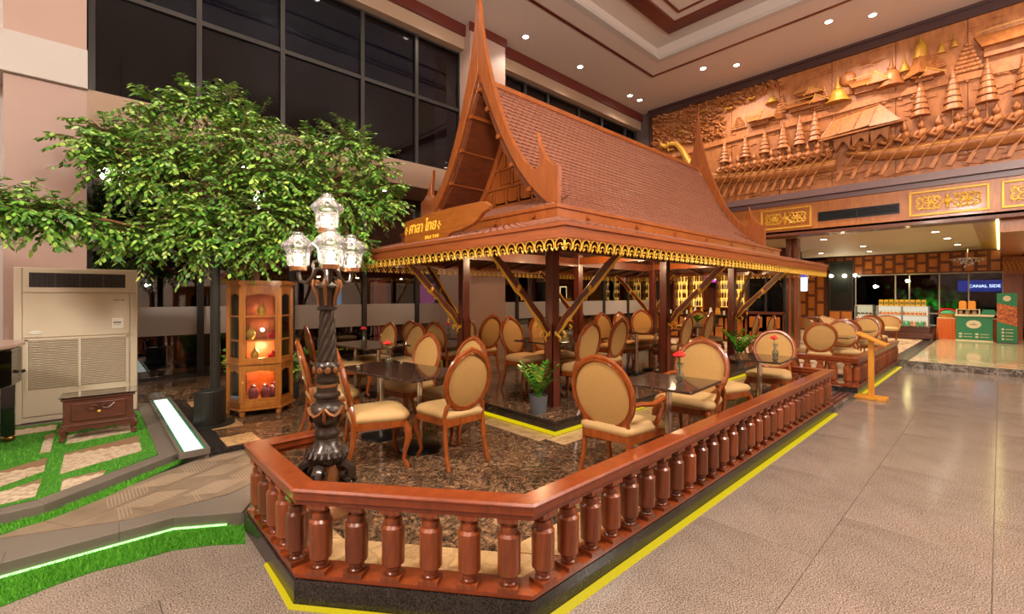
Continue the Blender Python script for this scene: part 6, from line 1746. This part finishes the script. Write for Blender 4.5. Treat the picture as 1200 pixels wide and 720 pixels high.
MB().box(-.013, -.011, -.06, .09, .51, .54).box(-.013, -.011, -.01, .03, .57, .59).build('emblem_print', pbr('olive_print', '#7a8a5a', .6), kc)
sk = empty('skirted_table', (20.9, .6, .156), 0, 'table with an orange pleated satin skirt behind the green counter', 'table')
m = MB(); n = 90
loop = []
for k in range(n):
    t = k/n; L = 2*(1.6+.6)
    s = t*L
    if s < 1.6: p = (0, .85-s); nr = (-1, 0)
    elif s < 2.2: p = (s-1.6, -.75); nr = (0, -1)
    elif s < 3.8: p = (.6, -.75+(s-2.2)); nr = (1, 0)
    else: p = (.6-(s-3.8), .85); nr = (0, 1)
    loop.append((p, nr, .018*(k % 2*2-1)))
vs = [(p[0]+nr[0]*a*f, p[1]+nr[1]*a*f, z) for z, f in ((.0, 1.6), (.35, 1.0), (.69, .2)) for p, nr, a in loop]
fs = [(q*n+k, q*n+(k+1) % n, (q+1)*n+(k+1) % n, (q+1)*n+k) for q in range(2) for k in range(n)]
m.add(vs, fs, 0, True).build('skirt', pbr('orange_satin', '#d8703c', .3, coat=.2), sk); MB().box(0, .6, -.75, .85, .68, .71).build('tabletop', CRM, sk)
bk = empty('gift_basket', (21.1, 1.2, .87), 0, 'wicker gift basket with red ribbon on the skirted table', 'basket')
MB().lathe([(.16, 0), (.22, .12), (.21, .12), (0, .02)], 16).build('basket', WLECT, bk); MB().ball((0, 0, .13), (.19, .21, .12), 12, 8).build('wrapped_goods', pbr('green_wrap', '#4a9a6a', .15, coat=.5), bk)
MB().tube([(-.05, .22*cos(pi*q/8), .12+.17*sin(pi*q/8)) for q in range(9)], .02, 6).ball((-.06, .14, .26), .05, 8, 5).build('red_ribbon', RED, bk)
for i, (y, c_, h, l) in enumerate(((.83, '#d88a1c', .24, 'left'), (.62, '#d88a1c', .24, 'right'))):
    o = MB().box(-.09, .09, -.09, .09, 0, h).box(-.07, .07, -.07, .07, h, h+.03).build('juice_dispenser', pbr('orange_box%d' % i, c_, .3), None, bevel=.01); o.location = (20.82, y, 1.16+.0)
    tag(o, 'orange box on the %s of the white rack on the green counter' % l, 'box')
rk = MB()
for y in (-.02, .5): rk.box(-.15, .15, y-.015, y+.015, 0, .17)
rk.box(-.15, .15, -.02, .5, .15, .165)
o = rk.build('counter_rack', CRM); o.location = (20.82, .47, .996); tag(o, 'pale rack holding jars and orange boxes on the green counter', 'rack')
jm = MB().lathe([(.05, 0), (.06, .03), (.06, .09), (.04, .11), (.045, .12), (0, .12)], 10).mesh('jar', pbr('cream_jar', '#b89a80', .25))
for k in range(3):
    o = obj('jar', jm); o.location = (20.78, .56+.16*k, .996); tag(o, '%s squat jar from the left inside the rack on the green counter' % ORD[2-k], 'jar', 'jars in the counter rack')
o = MB().box(-.12, .12, -.16, .16, 0, .10).box(-.1, .1, -.13, .13, .10, .16).build('green_tray', GRN); o.location = (20.85, .25, .996); tag(o, 'small green box with a yellow top on the right of the green counter', 'box')
bn = empty('advert_banner', (20.3, -.14, .156), 0, 'tall green standing banner with a food picture right of the kiosk', 'banner')
MB().box(0, .04, -.21, .21, .0, 1.52).build('board', GRN, bn); MB().box(-.08, .12, -.22, .22, 0, .02).build('foot', MULL, bn)
FOOD = stone('food_print', ('#5a1c08', '#b0501c', '#e0903c'), (.35, .5, .65), 14, 5, 2, .5)
MB().prism([(-.21, 1.10), (.21, 1.22), (.21, .66), (-.21, .52)], -.006, 0, 0, None, 'x').build('food_picture', FOOD, bn)
MB().lathe([(.085, 0), (.085, .006)], 24, M=Matrix.Translation((-.001, .0, 1.36)) @ Matrix.Rotation(-pi/2, 4, 'Y')).build('round_emblem', CRM, bn)
m = MB()
for k in range(4): m.box(-.006, 0, .06, .11, .40-.10*k, .45-.10*k).box(-.006, 0, -.13, .03, .415-.10*k, .432-.10*k)
m.build('printed_mark', CRM, bn)
# low dark stage, cooler, shelves with jars
sg_ = empty('dark_plinth', (20.2, 1.85, .156), 0, 'low dark stepped plinth left of the orange skirted table', 'plinth')
MB().box(0, 1.1, -.35, 1.5, 0, .18).build('step', WBROWN, sg_, bevel=.01); MB().box(.2, 1.1, -.25, 1.5, .18, .38).build('step', WBROWN, sg_, bevel=.01); MB().box(.18, 1.1, -.27, 1.5, .38, .41).build('slab_top', STEPM, sg_)
cool = empty('juice_cooler', (21.3, 3.5, .13), 0, 'small white-framed glass cooler with curved front beside the jar shelves', 'cooler')
MB().box(0, .5, -.27, .27, 0, .45).build('base', CRM, cool)
m = MB()
for y in (-.27, .25): m.box(0, .5, y, y+.02, .45, 1.1)
m.box(0, .5, -.27, .27, 1.08, 1.11).box(0, .02, -.27, .27, .45, .48).build('frame', LBEAM, cool)
MB().box(.0, .008, -.25, .25, .48, 1.08).build('front_glass', CLEAR, cool); MB().box(.4, .45, -.25, .25, .47, 1.08).build('back', emis('cooler_light', '#e8d8b0', .8), cool)
cake = MB().lathe([(.05, 0), (.05, .05), (.0, .06)], 10).mesh('cake', pbr('cake_brown', '#a86a34', .5))
MB().box(.05, .4, -.25, .25, .76, .772).build('shelf', CLEAR, cool)
for z in (.58, .905):
    for k in range(4):
        o = obj('cake', cake); o.location = (21.5, 3.32+.12*k, z); tag(o, '%s small brown cake from the left on the %s shelf of the white-framed cooler' % (ORD[3-k], 'lower' if z < .7 else 'upper'), 'cake', 'cakes in the cooler')
js_ = empty('jar_shelves', (21.4, 2.42, .13), 0, 'bright open shelves of jars with orange labels in the far hall', 'shelves')
for z in (.42, .76, 1.10): MB().box(0, .4, -.72, .72, z-.02, z).build('shelf', LBEAM, js_)
for y in (-.72, .0, .70): MB().box(0, .4, y, y+.02, 0, 1.1).build('upright', LBEAM, js_)
MB().box(.38, .40, -.72, .72, .42, 1.1).build('back', emis('shelf_light', '#fff0d0', .7), js_)
ja = MB().lathe([(.04, 0), (.045, .01), (.045, .12), (.03, .135), (.03, .155), (0, .155)], 10, 0).lathe([(.0465, .03), (.0465, .095)], 10, 1).mesh('jar', [pbr('jar_cream', '#e0d0a8', .2), pbr('orange_label', '#d86a1c', .4)])
jb = MB().box(-.05, .05, -.06, .06, 0, .22).box(-.051, -.05, -.05, .05, .05, .15, 1).mesh('carton', [pbr('carton_yellow', '#d8a41c', .4), pbr('label_dark', '#7a6a1c', .4)])
for z, me_, n, g in ((.42, ja, 12, 'lower'), (.76, ja, 12, 'upper'), (1.10, jb, 9, 'top')):
    for k in range(n):
        o = obj(me_.name.split('.')[0], me_); o.location = (21.52, 2.42-.66+1.32*(k+.5)/n, .131+z)
        if g == 'top': tag(o, '%s yellow carton from the left on top of the jar shelves' % ORD[n-1-k], 'carton', 'yellow cartons on the jar shelves')
        else: tag(o, '%s orange-labelled jar from the left on the %s board of the bright shelves' % (ORD[n-1-k], g), 'jar', 'jars on the %s board' % g)
gr = MB().lathe([(.1, 0), (.11, .1), (.09, .14), (0, .16)], 12).mesh('cake_dome', pbr('green_dome', '#5aa070', .15, coat=.4))
for k in range(4):
    o = obj('cake_dome', gr); o.location = (20.75, 1.85+.36*k, .570); tag(o, '%s green covered dish from the left on the dark plinth' % ORD[3-k], 'dish', 'green dishes on the plinth')
# lights glimpsed through the window wall
sh_ = MB().box(0, .1, -1.0, .6, 0, .55).box(.02, .08, -1.0, .6, -1.45, 0, 1); o = sh_.build('lit_shop_window', [emis('shop_blue', '#6aa8d8', .8), BLACK]); o.location = (5.2, 13.9, 1.35); tag(o, 'bluish lit shop window seen through the glass left of the pavilion post', 'window')
o = MB().box(0, .3, -.15, .15, -1.0, 1.2).build('red_pillar', emis('red_glow', '#8a2a18', .6)); o.location = (6.6, 13.4, .9); tag(o, 'red lit pillar seen through the window left of the pavilion post', 'pillar')
o = MB().box(0, .05, -.35, .35, 0, .7).box(.01, .04, -.03, .03, -1.4, 0, 1).build('pink_poster', [emis('pink_glow', '#d86aa8', .7), BLACK]); o.location = (8.6, 13.4, 1.3); o.rotation_euler = (0, 0, .8); tag(o, 'pink lit poster seen through the window beside the bracket', 'poster')
